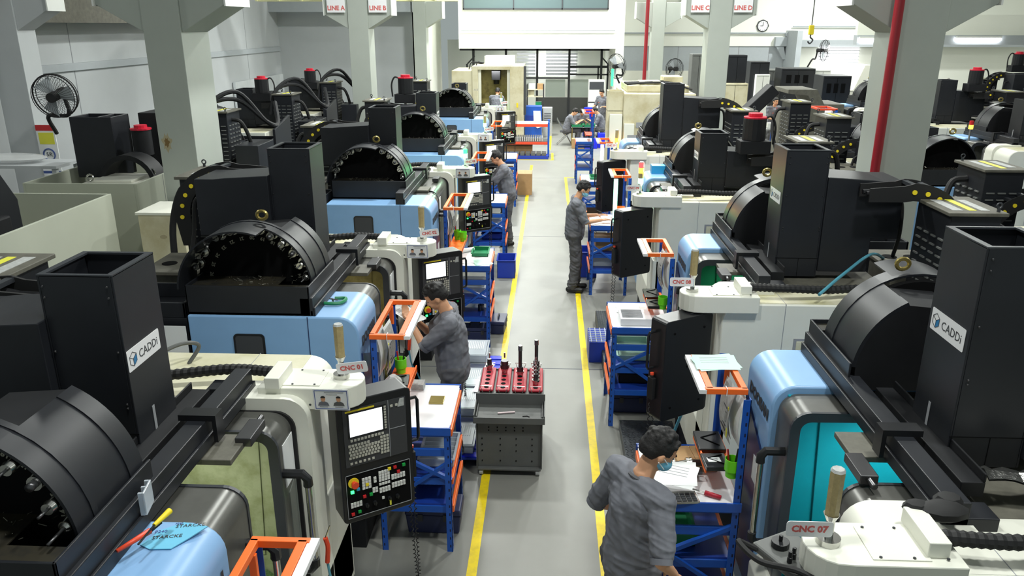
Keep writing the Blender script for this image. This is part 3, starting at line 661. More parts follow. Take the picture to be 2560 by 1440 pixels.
def pendant(t, c, nside=1):
    """box: faces -y rotated by 35 degrees; local panel coords u right, v up, n towards the operator"""
    ang = math.radians(33); r = V((math.cos(ang), math.sin(ang), 0)); n = V((math.sin(ang), -math.cos(ang), 0)); up = V((0, 0, 1))
    org = V((c[0], c[1], 1.05)) - r * .16 + n * .07
    mx = M((r, up, n)).transposed().to_4x4(); mx.translation = org
    w, h, d = .445, .78, .16
    b = MB(); b.T = mx; b.prism(rrect(w, h, .03, 4, w / 2, h / 2), 'z', -d, 0)
    p = obj('control_pendant', b, 'plastic', t, .006)
    def q(nm, x0, x1, y0, y1, z, m, lab=None):
        b = MB(); b.T = mx; b.box(x0, x1, y0, y1, 0, z); o = obj(nm, b, m, p)
        if lab: o['label'] = lab
        return o
    q('upper_face', .035, .41, .37, .73, .004, 'panelface'); q('screen_bezel', .06, .29, .55, .712, .006, 'plastic')
    b = MB(); b.T = mx; b.box(.07, .265, .56, .70, .006, .008); obj('screen', b, 'screen', p)
    q('yellow_strip', .05, .22, .712, .722, .006, 'yellow')
    b = MB(); b.T = mx; b.box(.302, .305, .37, .73, .004, .006).box(.302, .40, .545, .548, .004, .006)
    for x0, x1, y0, y1 in ((.025, .42, .035, .038), (.025, .42, .317, .32), (.025, .028, .035, .32), (.417, .42, .035, .32)): b.box(x0, x1, y0, y1, .003, .006)
    obj('panel_line', b, 'inkgrey', p)
    b = MB(); b.T = mx; b.prism([(.36, .675), (.40, .675), (.40, .725), (.375, .725)], 'z', .004, .0055); obj('maker_badge', b, 'papergrey', p)
    b = MB(); b.T = mx
    for i in range(10): b.box(.07 + i * .0205, .084 + i * .0205, .528, .541, 0, .009)
    for i in range(9): b.box(.276, .288, .56 + i * .0165, .571 + i * .0165, 0, .009)
    for j in range(5):
        for i in range(10):
            if j == 4 and i > 6: continue
            x = .055 + i * .0185 + (j % 2) * .006; b.box(x, x + .014, .42 + j * .019, .434 + j * .019, 0, .009)
    for j in range(6):
        for i in range(3): b.box(.245 + i * .0185, .259 + i * .0185, .405 + j * .02, .419 + j * .02, 0, .009)
    for i in range(6): b.box(.06 + i * .026, .074 + i * .026, .385, .397, 0, .009)
    for i in range(2): b.box(.315 + i * .03, .33 + i * .03, .685, .698, 0, .009)
    obj('keyboard', b, 'key', p, kind='stuff')
    q('lower_face', .025, .42, .035, .32, .003, 'darkin')
    b = MB(); b.T = mx
    def grid(x, y, nx, ny, s=.0175):
        for i in range(nx):
            for j in range(ny): b.box(x + i * s, x + i * s + s * .8, y + j * s, y + j * s + s * .8, 0, .010)
    grid(.12, .205, 3, 4, .019); grid(.19, .23, 1, 2, .02); grid(.222, .225, 4, 4); grid(.222, .2, 4, 1); grid(.222, .15, 4, 2); grid(.30, .215, 5, 2); grid(.30, .16, 5, 2); grid(.18, .165, 2, 2); grid(.045, .105, 4, 2); grid(.235, .105, 1, 1)
    obj('button_field', b, 'keywhite', p, kind='stuff')
    b = MB(); b.T = mx; b.cyl((.07, .265, 0), (.07, .265, .008), .032, n=20); e = obj('stop_collar', b, 'yellow', p)
    b = MB(); b.T = mx; b.cyl((.07, .265, .008), (.07, .265, .03), .014, n=16).cyl((.07, .265, .03), (.07, .265, .042), .022, n=18); obj('emergency_stop', b, 'redorange', p, .003)
    for x, y, m_ in ((.05, .2, 'ledgreen'), (.085, .21, 'cyan'), (.045, .055, 'red'), (.085, .06, 'green'), (.12, .15, 'red'), (.16, .152, 'green'), (.315, .285, 'red'), (.37, .285, 'green'), (.335, .25, 'red'), (.28, .285, 'yellow'), (.14, .224, 'yellow')):
        q('push_button', x, x + .018, y, y + .016, .013, m_)
    for x in (.14, .19, .28, .33):
        b = MB(); b.T = mx; b.cyl((x, .095, 0), (x, .095, .018), .014, .011, 12).box(x - .003, x + .003, .085, .108, .018, .024); obj('selector_knob', b, 'plastic', p)
    b = MB(); b.T = mx; b.box(.275, .285, .06, .09, .02, .024); obj('key_tag', b, 'stickeryellow', p)
    b = MB(); b.T = mx; b.tube([(w, .68, -.05), (w + .05, .68, -.05), (w + .06, .66, -.05), (w + .06, .42, -.05), (w + .05, .40, -.05), (w, .40, -.05)], .010, 8); obj('grab_handle', b, 'plastic', p, smooth=True)
    b = MB(); b.T = mx; b.box(w, w + .03, .16, .33, -.09, -.03); b.cyl((w + .015, .33, -.06), (w + .015, .35, -.06), .014, n=10); hw = obj('hand_wheel_unit', b, 'rubber', p, .004)
    b = MB(); b.T = mx; b.cyl((w + .015, .35, -.06), (w + .015, .365, -.06), .014, n=10); obj('hand_wheel_stop', b, 'redorange', p)
    pts = []
    for i in range(420):
        tt = i / 419; a = i * 1.1; z = .1 - tt * .48 if tt < .5 else .1 - .48 * .5 - (tt - .5) * -0.0
        x = w - .02 + .03 * math.sin(tt * PI); y = .12 - .9 * math.sin(tt * PI)
        pts.append((x + tt * .04 + .008 * math.cos(a), y, -.06 + .008 * math.sin(a)))
    b = MB(); b.T = mx; b.tube(pts, .0035, 3); obj('coiled_cord', b, 'rubber', p)
    sc = MB(); sc.T = mx
    for x, y in ((.08, .1), (.36, .1), (.08, .68), (.36, .68), (.22, .4)): sc.cyl((x, y, -d - .004), (x, y, -d), .009, n=8)
    obj('rear_screw', sc, 'darkin', p)
    b = MB(); b.T = mx; b.box(.1, .17, h, h + .002, -.12, -.04); obj('top_hatch', b, 'doordark', p)
    return p
LX, RX = -1.28, 1.28
def left(y0, W, hz, label, **k): return machine((LX, y0, 0), 0, W, hz, label, '', **k)
def right(yf, W, hz, label, **k): return machine((RX, yf, 0), PI, W, hz, label, '', nside=-1, **k)
m1 = left(2.07, 2.25, 2.8, 'blue and cream milling machine at lower left with number sign CNC 01', sign='CNC 01', numbers=True, lit=7)
m2 = left(4.95, 2.25, 2.9, 'blue and cream milling machine second in the left row with sign CNC 02', sign='CNC 02', inte='intolive', numbers=True, lit=4)
m3 = left(8.48, 2.55, 2.86, 'blue and cream milling machine third from the front in the left row', sign='CNC 03', inte='intgrey', off=.28, gap=1.0, lampc=['ledgreen2', 'ledgreen'])
m4 = left(12.0, 2.5, 2.75, 'blue and cream milling machine fourth in the left row, spindle motor with red cap', sign='CNC 04', inte='intgrey', off=.28, gap=1.0, lampc=['ledgreen2'], motor=True)
m5 = left(16.9, 2.6, 2.56, 'blue and cream milling machine farthest in the left row before the beige machine', sign='CNC 05', inte='intgrey', off=.28, gap=1.0, lampc=['ledgreen2'])
m7 = right(4.53, 2.1, 2.93, 'blue and cream milling machine at lower right with sign CNC 07 and teal interior', sign='CNC 07', inte='intteal', B=.53, drawn='creamclean', nearw=.76, lit=9)
m8 = right(7.37, 2.02, 2.9, 'blue and cream milling machine second in the right row with sign CNC 08', sign='CNC 08', inte='intgreen', B=.53, nearw=.76, lit=6)
m9 = right(10.8, 2.02, 2.58, 'milling machine third in the right row with red and green signal lamp lit', sign='CNC 09', inte='intgreen', B=.53, gap=1.0, lampc=['ledgreen2', 'amber', 'ledamber', 'ledred'], motor=True)
m10 = right(14.1, 2.0, 2.92, 'milling machine fourth in the right row with an amber signal lamp lit', sign='CNC 10', inte='intgrey', B=.53, gap=.95, lampc=['ledamber'])
def caddi(par, x, yc, zc, s, sx=1):
    """logo plate on the +x face of the head tower"""
    mx = frame((x, yc - .145 * s, zc - .05 * s), (0, 1, 0), (0, 0, 1)); b = MB(); b.T = mx
    b.prism(rrect(.29 * s, .10 * s, .006, 2, .145 * s, .05 * s), 'z', 0, .002); p = obj('logo_plate', b, 'boardwhite', par)
    c, k = (.045 * s, .05 * s), .033 * s
    hx = [(c[0] + k * math.cos(a), c[1] + k * math.sin(a)) for a in [PI / 6 + i * PI / 3 for i in range(6)]]
    b = MB(); b.T = mx; b.prism([c, hx[0], hx[5], (c[0], c[1] - k)], 'z', .002, .003); obj('logo_face', b, 'logoblue', p)
    b = MB(); b.T = mx
    for i in range(6): b.tube([(*hx[i], .003), (*hx[(i + 1) % 6], .003)], .0012 * s, 4)
    for i in (0, 2, 4): b.tube([(*hx[i], .003), (*c, .003)], .0012 * s, 4)
    obj('logo_cube_outline', b, 'ink', p)
    text('CADDi', .056 * s, 'ink', p, mx @ M.Translation((.095 * s, .03 * s, .0025)), 'logo_lettering')
def tw(m): return next(c for c in m.children if c.name.startswith('head_tower'))
caddi(tw(m1), -.539, 1.13, 2.4, 1.0); caddi(tw(m7), -.539, 1.16, 2.5, 1.05); caddi(tw(m8), -.539, 1.16, 2.52, .95); caddi(tw(m9), -.539, 1.16, 2.3, .9); caddi(tw(m4), -.539, 1.16, 2.4, .9)
# tool holders in the drums: each one a thing
def tool(kind):
    b = MB(); P_ = [((0, 0, 0), (0, -.03, 0), .036, .036), ((0, -.03, 0), (0, -.04, 0), .03, .03), ((0, -.04, 0), (0, -.055, 0), .036, .036)]
    if kind == 0: P_ += [((0, -.055, 0), (0, -.12, 0), .03, .024), ((0, -.12, 0), (0, -.13, 0), .02, .012)]; bit = .09
    elif kind == 1: P_ += [((0, -.055, 0), (0, -.13, 0), .022, .022), ((0, -.13, 0), (0, -.15, 0), .026, .022)]; bit = .05
    else: P_ += [((0, -.055, 0), (0, -.09, 0), .026, .03), ((0, -.09, 0), (0, -.12, 0), .03, .028)]; bit = .03
    for a, c, r0, r1 in P_: b.cyl(a, c, r0, r1, 16)
    return b, P_[-1][1][1], bit
protos = []
ORD = ('first', 'second', 'third', 'fourth', 'fifth', 'sixth', 'seventh', 'eighth', 'ninth', 'tenth', 'eleventh', 'twelfth')
NM = {m1.name: 'the nearest left machine', m2.name: 'the second left machine', m3.name: 'the third left machine', m4.name: 'the fourth left machine', m5.name: 'the farthest left machine', m7.name: 'CNC 07', m8.name: 'CNC 08', m9.name: 'the third right', m10.name: 'the fourth right'}
for kd in range(3):
    b, y, bit = tool(kd)
    r = thing('tool_holder', (0, 0, 0), 'x', 'tool holder')
    obj('holder_body', b, 'steel', r, smooth=True)
    obj('cutter', MB().tube([(0, y, 0), (0, y - bit, 0)], .006 if kd < 2 else .016, 8), 'darksteel', r, smooth=True)
    protos.append(r)
for (t, oy, cx, cz, tl) in TOOLS:
    bpy.context.view_layer.update(); nm_ = NM[t.name]
    if t.rotation_euler.z > 1: continue
    for q_, (a, k) in enumerate(tl):
        c = copytree(protos[(k * 7 + (k // 3)) % 3]); c['label'] = 'steel tool holder, %s from the right end, in the drum of %s' % (ORD[q_], nm_); c['group'] = 'tool holders in the drum of ' + nm_
        c.location = t.matrix_world @ V((cx + .405 * math.cos(a), oy + .30, cz + .405 * math.sin(a)))
        c.rotation_euler = (0, 0, 0)
for r in protos:
    for ch in list(r.children): bpy.data.objects.remove(ch)
    bpy.data.objects.remove(r)
# ---------------------------------------------------------------- benches
def bench(xi, xo, y0, y1, label, frame_hi=True, fb=0, col='rackblue', orange='orange'):
    s = 1 if xo > xi else -1
    t = thing('workbench', ((xi + xo) / 2, (y0 + y1) / 2, 0), label, 'workbench'); cx, cy = (xi + xo) / 2, (y0 + y1) / 2
    a = abs(xo - xi) / 2; b = (y1 - y0) / 2; I, O = -s * a, s * a
    def post(x, y, h):
        sx = -1 if x > 0 else 1; sy = -1 if y > 0 else 1
        p = obj('post', MB().box(x, x + sx * .045, y, y + sy * .004, 0, h).box(x, x + sx * .004, y, y + sy * .045, 0, h), col, t)
        hb = MB()
        for k in range(int(h / .07)):
            z = .04 + k * .07
            hb.box(x + sx * .012, x + sx * .022, y - sy * .001, y, z, z + .022).box(x - sx * .001, x, y + sy * .014, y + sy * .024, z, z + .022)
        obj('post_holes', hb, 'hole', p, kind='stuff')
    for y in (-b, b): post(O, y, 1.06); post(I, y, 1.75 if frame_hi else 1.06)
    for z, so in ((1.0, 1), (.84, 0), (.60, 1), (.36, 1)):
        for y in (-b, b):
            e = .02 * (-1 if y > 0 else 1); obj('cross_beam', MB().box(I, O, y + e, y + e * 2.2, z - .03, z + .03), col, t, .004)
        if so:
            for x in (I, O): obj('side_beam', MB().box(x - .012, x + .012, -b + .03, b - .03, z - .028, z + .03), orange, t, .004)
        if z in (.60, .36): obj('shelf', MB().box(-a + .02, a - .02, -b + .03, b - .03, z + .03, z + .045), 'rackdeep', t)
    obj('brace', MB().tube([(I, -b + .015, .9), (O, -b + .015, .62)], .02, 4).tube([(I, -b + .015, .38), (O, -b + .015, .78)], .018, 4), col, t)
    obj('table_top', MB().box(-a, a, -b, b, 1.03, 1.055), 'boardwhite', t, .004)
    for y in (-b - .012, b): obj('top_edge', MB().box(-a - .006, a + .006, y, y + .012, 1.0, 1.06), col, t)
    if frame_hi:
        w = s * .25
        b0 = b; b = b - fb
        for y in (-b, b): obj('lamp_frame_bar', MB().box(I, I + w, y - .016, y + .016, 1.74, 1.775), orange, t, .003)
        obj('lamp_frame_bar', MB().box(I - .0, I + s * .035, -b, b, 1.74, 1.775), orange, t, .003)
        obj('lamp_frame_bar', MB().box(I + w - s * .05, I + w - s * .01, -b, b, 1.74, 1.775), orange, t, .003)
        obj('lamp_strip', MB().box(I + w - s * .008, I + w + s * .035, -b - .02, b + .02, 1.745, 1.77), 'boardwhite', t)
        obj('frame_lug', MB().box(I + s * .01, I + s * .04, b - .07, b - .05, 1.6, 1.74), orange, t)
        obj('tie', MB().tube([(I + w * .5, -b - .02, 1.735), (I + w * .5, -b - .02, 1.78), (I + w * .5, -b + .02, 1.78)], .003, 4), 'paper', t)
        obj('upper_shelf', MB().box(I + s * .02, I + s * .2, -b + .03, b - .02, 1.2, 1.215).box(I + s * .19, I + s * .2, -b + .03, b - .02, 1.18, 1.235), orange, t, .003)
    return t
def sheets(loc, w, h, n, label, rz=0, m='paper', tilt=0, cat='paper'):
    b = MB(); rr = random.Random(int(loc[0] * 97 + loc[1] * 31))
    for i in range(n):
        a = rr.uniform(-.25, .25); c, s = math.cos(a), math.sin(a); z = .0015 * i
        P_ = [(-w / 2, -h / 2), (w / 2, -h / 2), (w / 2, h / 2), (-w / 2, h / 2)]
        q = [(x * c - y * s, x * s + y * c) for x, y in P_]; b.prism(q, 'z', z, z + .0014)
    for i in range(4): b.box(-w * .35, w * .3, h * .3 - i * h * .12, h * .3 - i * h * .12 + .004, .0015 * n, .0015 * n + .0004, 1)
    o = obj('paper_sheets', b, [m, 'inkgrey'], label=label, cat=cat); o.location = loc; o.rotation_euler = (tilt, 0, rz); return o
def hangsheets(loc, s, label, sticker=True):
    """papers in sleeves hanging from the frame of a bench"""
    b = MB(); n = 8
    for k, (dx, dy, m) in enumerate(((0, 0, 0), (.03, .12, 0), (.05, .05, 1))):
        vs = []; W_, H_ = .2, .34
        for i in range(n + 1):
            z = -H_ * i / n; bow = .03 * math.sin(i / n * 3) + dx
            vs += [(s * bow, dy, z), (s * (bow + .01), dy + W_, z), (s * (bow + .001), dy, z), (s * (bow + .011), dy + W_, z)]
        fs = []
        for i in range(n): a = i * 4; c = a + 4; fs += [(a, c, c + 1, a + 1), (a + 2, a + 3, c + 3, c + 2)]
        b.add(vs, fs, m)
    if sticker: b.box(s * .075, s * .078, .07, .09, -.3, -.1, 2)
    for i in range(6): b.box(s * .08, s * .083, .1, .22, -.12 - i * .03, -.113 - i * .03, 3)
    o = obj('hanging_papers', b, ['paper', 'papergrey', 'stickeryellow', 'ink'], label=label, cat='paper'); o.location = loc; return o
def cup(loc, label, pens=True):
    t = thing('pen_cup', loc, label, 'cup')
    b = MB(); n = 14
    ring = [(math.cos(2 * PI * i / n), math.sin(2 * PI * i / n)) for i in range(n)]
    vs = []
    for r, z in ((.036, 0), (.038, .04), (.046, .045), (.046, .12), (.042, .12), (.036, .01)): vs += [(x * r, y * r, z) for x, y in ring]
    fs = [tuple(range(n))[::-1]] + [(k * n + i, k * n + (i + 1) % n, (k + 1) * n + (i + 1) % n, (k + 1) * n + i) for k in range(5) for i in range(n)] + [tuple(range(5 * n, 6 * n))]
    b.add(vs, fs); obj('cup_body', b, 'cupgreen', t, smooth=True)
    if pens:
        obj('pen', MB().tube([(.01, 0, .02), (.03, .01, .18)], .006, 6), 'rubber', t); obj('pen', MB().tube([(-.01, .01, .02), (-.03, .02, .17)], .006, 6), 'red', t)
    return t
def folder(loc, w, h, label, rz=0, m='plastic'):
    t = thing('black_case', loc, label, 'case', rz)
    obj('case_body', MB().box(-w / 2, w / 2, -h / 2, h / 2, 0, .03), m, t, .006); obj('case_strap', MB().tube([(-w * .3, h * .1, .033), (w * .35, h * .35, .033)], .004, 4).tube([(-w * .3, h * .1, .033), (w * .3, -h * .3, .033)], .004, 4), 'darkin', t)
    return t
def tray(loc, w, h, d, m, label, rz=0, parts=0, cat='tray', name='plastic_tray'):
    t = thing(name, loc, label, cat, rz); th = .006
    obj('tray_body', MB().box(-w / 2, w / 2, -h / 2, h / 2, 0, th).box(-w / 2, -w / 2 + th, -h / 2, h / 2, 0, d).box(w / 2 - th, w / 2, -h / 2, h / 2, 0, d).box(-w / 2, w / 2, -h / 2, -h / 2 + th, 0, d).box(-w / 2, w / 2, h / 2 - th, h / 2, 0, d)
        .box(-w / 2 - .012, w / 2 + .012, -h / 2 - .012, -h / 2, d - .01, d).box(-w / 2 - .012, w / 2 + .012, h / 2, h / 2 + .012, d - .01, d).box(-w / 2 - .012, -w / 2, -h / 2, h / 2, d - .01, d).box(w / 2, w / 2 + .012, -h / 2, h / 2, d - .01, d), m, t)
    for i in range(parts): y = -h / 2 + (i + 1) * h / (parts + 1); obj('divider', MB().box(-w / 2 + th, w / 2 - th, y - .002, y + .002, th, d * .9), m, t)
    return t
def toolbox(loc, label, rz=0, sc=1.0):
    t = thing('tool_case', loc, label, 'toolbox', rz); t.scale = (sc,) * 3
    obj('case_body', MB().prism([(-.2, 0), (.2, 0), (.22, .16), (-.22, .16)], 'y', -.11, .11), 'toolbox', t, .012); obj('case_lid', MB().prism([(-.225, .165), (.225, .165), (.215, .22), (-.215, .22)], 'y', -.12, .12), 'toolbox', t, .012)
    for x in (-.1, .1): obj('latch', MB().box(x - .02, x + .02, -.128, -.118, .12, .18), 'ink', t)
    obj('handle', MB().tube(smoothpath([(-.07, 0, .22), (-.06, 0, .26), (.06, 0, .26), (.07, 0, .22)], 4), .01, 6), 'ink', t)
    return t
BL = [(2.0, 2.7, 'blue rack bench at the bottom edge left, only its orange lamp frame in view'),
      (4.97, 5.68, 'blue rack bench beside the CNC 01 pendant with bare white top'),
      (8.95, 9.75, 'blue rack bench beyond the CNC 02 pendant with papers and a green tray'),
      (12.45, 13.2, 'blue rack bench behind the third left machine, at the second left worker'),
      (16.9, 17.75, 'blue rack bench farthest in the left row with a cardboard box behind')]
BR = [(4.12, 4.8, 'blue rack bench at lower right in front of the near worker, cluttered top'),
      (7.0, 7.72, 'blue rack bench beside the CNC 08 pendant with stacked white trays'),
      (11.0, 11.75, 'blue rack bench where the masked worker stands'),
      (14.35, 15.1, 'blue rack bench farthest along the right side of the aisle')]
for y0, y1, l in BL: bench(-1.21, -.67, y0, y1, l)
for y0, y1, l in BR: bench(1.2, .65, y0, y1, l, fb=.1)
bench(1.15, .72, 19.6, 20.3, 'far blue bench with a red lamp frame beside the beige machine', orange='redorange')
# on the shelf and tops, left
Z = 1.055; ZS = 1.216
cup((-1.12, 5.56, ZS), 'bright green pen cup on the orange shelf behind the CNC 01 sign'); folder((-1.1, 5.36, ZS), .15, .2, 'black zip case on the orange shelf by the green cup', .1)
hangsheets((-1.2, 5.1, 1.72), 1, 'hanging papers with a yellow strip at the bench beside the CNC 01 sign')
hangsheets((-1.2, 9.05, 1.72), 1, 'hanging papers at the bench beyond the CNC 02 pendant', False); cup((-1.12, 9.58, ZS), 'bright green pen cup on the shelf beyond the CNC 02 sign'); cup((-1.04, 9.5, ZS), 'second bright green cup in front of the first, beyond the CNC 02 sign', False)
t = thing('plastic_bag', (-1.08, 5.05, ZS), 'crumpled clear plastic bag on the orange shelf beside CNC 01', 'bag')
b = MB(); n = 12; vs = []
for i in range(7):
    for j in range(n):
        r = .07 * math.sin((i + .6) / 7 * PI) * (1 + R.uniform(-.25, .25)) + .01; vs.append((r * math.cos(2 * PI * j / n), r * math.sin(2 * PI * j / n) * 1.3, i * .035))
b.add(vs, [(i * n + j, i * n + (j + 1) % n, (i + 1) * n + (j + 1) % n, (i + 1) * n + j) for i in range(6) for j in range(n)] + [tuple(range(n))[::-1], tuple(range(6 * n, 7 * n))]); obj('film', b, 'bag', t)
for p, rz, l in (((-.82, 5.4, Z), 0, 'flat yellowish metal plate on the white bench top nearer the aisle'), ((-1.05, 5.2, Z), .1, 'stack of metal plates with yellow edges behind the CNC 01 pendant')):
    t = thing('metal_plate', p, l, 'plate', rz)
    for k in range(1 if rz == 0 else 3): obj('plate', MB().box(-.055, .055, -.06, .06, k * .018, k * .018 + .014), 'brass' if k % 2 == 0 else 'steel', t, .002)
t = thing('small_white_box', (-1.0, 5.62, Z), 'small open white box at the back of the nearer left bench', 'box'); obj('box_body', MB().box(-.05, .05, -.05, .05, 0, .05).box(-.05, -.045, -.05, .05, .05, .08), 'papergrey', t, .002)
t = thing('u_shaped_part', (-.85, 5.3, .406), 'row of grey bent metal parts standing on the low shelf', 'metal parts')
for k in range(7): obj('bent_plate', MB().box(-.12 + k * .032, -.115 + k * .032, -.06, .06, 0, .1).box(-.12 + k * .032, -.1 + k * .032, .055, .06, 0, .1), 'darksteel', t)
tray((-.8, 5.32, .646), .26, .4, .07, 'clearplastic', 'clear divided plastic tray on the middle shelf of the bench by CNC 01', 0, 5)
toolbox((-.85, 5.3, 0), 'navy plastic tool case on the floor under the bench by CNC 01')
toolbox((-.6, 9.55, 0), 'navy tool case standing out under the bench beyond CNC 02', 1.5, .8)
toolbox((-.88, 9.2, 0), 'dark tool case under the bench beyond CNC 02', .1, .9)
tray((-.82, 9.5, Z), .2, .3, .05, 'traygreen', 'green plastic tray with black parts on the bench beyond CNC 02'); sheets((-1.0, 9.2, Z), .21, .3, 4, 'loose papers on the bench beyond CNC 02'); sheets((-.78, 9.12, Z), .21, .25, 3, 'pale papers at the aisle edge of the bench beyond CNC 02', .3, 'papergreen')
t = thing('rolled_paper', (-.98, 9.55, Z), 'rolled white paper beside the green tray', 'paper'); obj('roll', MB().tube([(-.1, -.06, .03), (.06, .06, .03)], .025, 10), 'paper', t)
obj('machined_part', MB().cyl((0, 0, 0), (0, 0, .07), .04, n=14).cyl((0, 0, .07), (0, 0, .14), .015, n=10), 'darksteel', label='black turned part on the low shelf beyond CNC 02', cat='metal part').location = (-.8, 9.2, .406)
tray((-.9, 9.35, .646), .3, .45, .08, 'clearplastic', 'clear divided tray on the shelf beyond CNC 02', 0, 4)
for y, l in ((12.8, 'white tray of papers on the bench at the second left worker'), (17.3, 'white tray on the farthest left bench')): sheets((-.88, y, Z), .3, .42, 5, l)
tray((-.9, 12.85, .646), .3, .42, .1, 'clearplastic', 'clear plastic bin on the shelf at the second left worker', 0, 2); tray((-.9, 12.85, .406), .34, .45, .09, 'palletblue', 'blue bin on the low shelf at the second left worker', 0, 1)
tray((-.62, 11.95, 0), .28, .4, .3, 'palletblue', 'blue crate on the floor behind the second left bench', 0, 0, 'crate', 'plastic_crate')
def cbox(loc, w, h, d, label, rz=0, m='cardboard'):
    t = thing('cardboard_box' if m == 'cardboard' else 'plastic_crate', loc, label, 'box', rz)
    obj('box_body', MB().box(-w / 2, w / 2, -h / 2, h / 2, 0, d), m, t, .004); obj('box_flap', MB().box(-w / 2, 0, -h / 2, h / 2, d, d + .005).box(.005, w / 2, -h / 2, h / 2, d, d + .005), m, t); return t
cbox((-.52, 18.4, 0), .35, .5, .5, 'tall brown cardboard box beyond the farthest left bench')
cbox((-.9, 17.3, .646), .3, .3, .16, 'cardboard box on the shelf of the farthest left bench')
# right bench items
folder((1.08, 4.55, ZS), .17, .24, 'black case with crossed straps on the orange shelf at lower right'); folder((1.07, 4.3, ZS), .15, .17, 'smaller black case with a white card on the orange shelf', .05)
sheets((1.06, 4.3, ZS + .032), .08, .05, 1, 'small white card on the smaller black case')
cup((1.14, 4.17, ZS), 'bright green pen cup on the orange shelf at lower right'); hangsheets((1.19, 4.2, 1.72), -1, 'hanging papers with yellow strip at the lower right bench')
sheets((.9, 4.62, Z), .25, .22, 3, 'printed sheets at the back of the lower right bench'); sheets((.82, 4.28, Z + .1), .27, .2, 2, 'large white drawing in front of the near worker', -.35, 'paper', .25)
cbox((1.0, 4.6, Z), .24, .28, .03, 'flattened cardboard piece on the lower right bench', .1)
def holder(loc, rot, label):
    t = thing('tool_holder', loc, label, 'tool holder'); t.rotation_euler = rot
    obj('taper', MB().cyl((0, 0, 0), (0, 0, .09), .014, .026, 14), 'steel', t, smooth=True); obj('flange', MB().cyl((0, 0, .09), (0, 0, .105), .04, n=16).cyl((0, 0, .112), (0, 0, .125), .04, n=16).cyl((0, 0, .1), (0, 0, .12), .033, n=16), 'steel', t, smooth=True)
    obj('nose', MB().cyl((0, 0, .125), (0, 0, .2), .028, .024, 14), 'darksteel', t, smooth=True); return t
for i, (dy, l) in enumerate(((0, 'first steel tool holder lying on the lower right bench'), (.07, 'second steel tool holder lying behind the first on the lower right bench'))): holder((.82 + i * .02, 4.42 + dy, Z + .04), (0, PI / 2, .1 * i), l)
t = thing('calculator', (.86, 4.16, Z), 'grey calculator with dark keys at the edge of the lower right bench', 'calculator', .1); obj('case', MB().box(-.09, .09, -.06, .06, 0, .015), 'steel', t, .003)
for i in range(5):
    for j in range(4): obj('key', MB().box(-.08 + i * .033, -.055 + i * .033, -.05 + j * .022, -.034 + j * .022, .015, .02), 'ink', t)
t = thing('screwdriver', (1.0, 4.2, Z + .02), 'screwdriver with dark red handle on the lower right bench', 'screwdriver', -.5); obj('handle', MB().cyl((0, 0, 0), (.1, 0, 0), .016, .013, 8), 'maroon', t, smooth=True); obj('blade', MB().cyl((0, 0, 0), (-.08, 0, 0), .005, n=6), 'steel', t)
tray((.85, 4.45, .646), .26, .4, .09, 'traygreen', 'dark green tray on the shelf of the lower right bench'); toolbox((.9, 4.4, 0), 'dark tool case under the lower right bench', .1)
sheets((1.08, 4.57, 1.785), .27, .2, 2, 'large white sheet lying on the orange lamp frame at right', 0, 'papergreen', .06)
t = thing('plastic_trays_stack', (.9, 7.2, Z), 'white ribbed plastic tray on the bench beside the CNC 08 pendant', 'tray'); obj('tray_body', MB().box(-.17, .17, -.14, .14, 0, .07), 'boardwhite', t, .006)
for k in range(12): obj('tray_rib', MB().box(-.15, .05, -.1 + k * .018, -.094 + k * .018, .07, .078), 'inkgrey', t)
sheets((.88, 7.52, Z), .3, .24, 8, 'thick pile of papers behind the white ribbed tray')
folder((1.07, 7.5, ZS), .15, .26, 'black case on the orange shelf near the CNC 08 sign'); folder((1.06, 7.2, ZS), .14, .2, 'second black case nearer the green cup by CNC 08'); cup((1.13, 7.12, ZS), 'bright green pen cup on the shelf near the CNC 08 sign', False)
hangsheets((1.19, 7.15, 1.72), -1, 'hanging papers beside the CNC 08 machine', False)
tray((.9, 7.4, .646), .34, .5, .06, 'papergreen', 'flat pale tray on the middle shelf beside the CNC 08 pendant'); tray((.9, 7.35, .406), .3, .4, .1, 'blackrough', 'black bin on the low shelf beside the CNC 08 pendant'); toolbox((.9, 7.4, 0), 'dark tool case under the bench beside the CNC 08 pendant', 0)
sheets((.92, 11.35, Z), .42, .6, 6, 'large white sheets under the hands of the masked worker'); cbox((.92, 11.4, .646), .36, .5, .14, 'cardboard box on the shelf at the masked worker')
tray((.9, 11.4, .406), .4, .5, .16, 'clearplastic', 'clear bin on the low shelf at the masked worker', 0, 1); tray((.66, 12.05, 0), .3, .4, .42, 'palletblue', 'blue crate on the floor behind the masked workers bench', 0, 0, 'crate', 'plastic_crate')
tray((.92, 14.75, Z), .2, .35, .04, 'traygreen', 'green tray on the farthest right aisle bench', 0, 2); sheets((.9, 14.5, .646), .3, .3, 4, 'papers on the shelf of the farthest right aisle bench'); cbox((.9, 14.8, .406), .35, .4, .12, 'cardboard box low on the farthest right aisle bench')
t = thing('tissue_box', (1.55, 10.62, 1.9), 'blue box standing on the blue cover of the third right machine', 'box'); obj('box_body', MB().box(-.14, .14, -.08, .08, 0, .11), 'cyan', t, .006)
for x, yv, l in ((.98, 10.99, 'bright vertical LED work lamp beside the third right machine'), (1.0, 14.33, 'bright vertical LED work lamp beside the fourth right machine')):
    t = thing('work_lamp', (x, yv, 1.1), l, 'lamp'); obj('lamp_housing', MB().box(-.03, .03, 0, .03, 0, .64), 'boardwhite', t); obj('lamp_diffuser', MB().box(-.025, .025, -.008, 0, .02, .62), 'ledgreen2' if yv < 12 else 'tube', t)
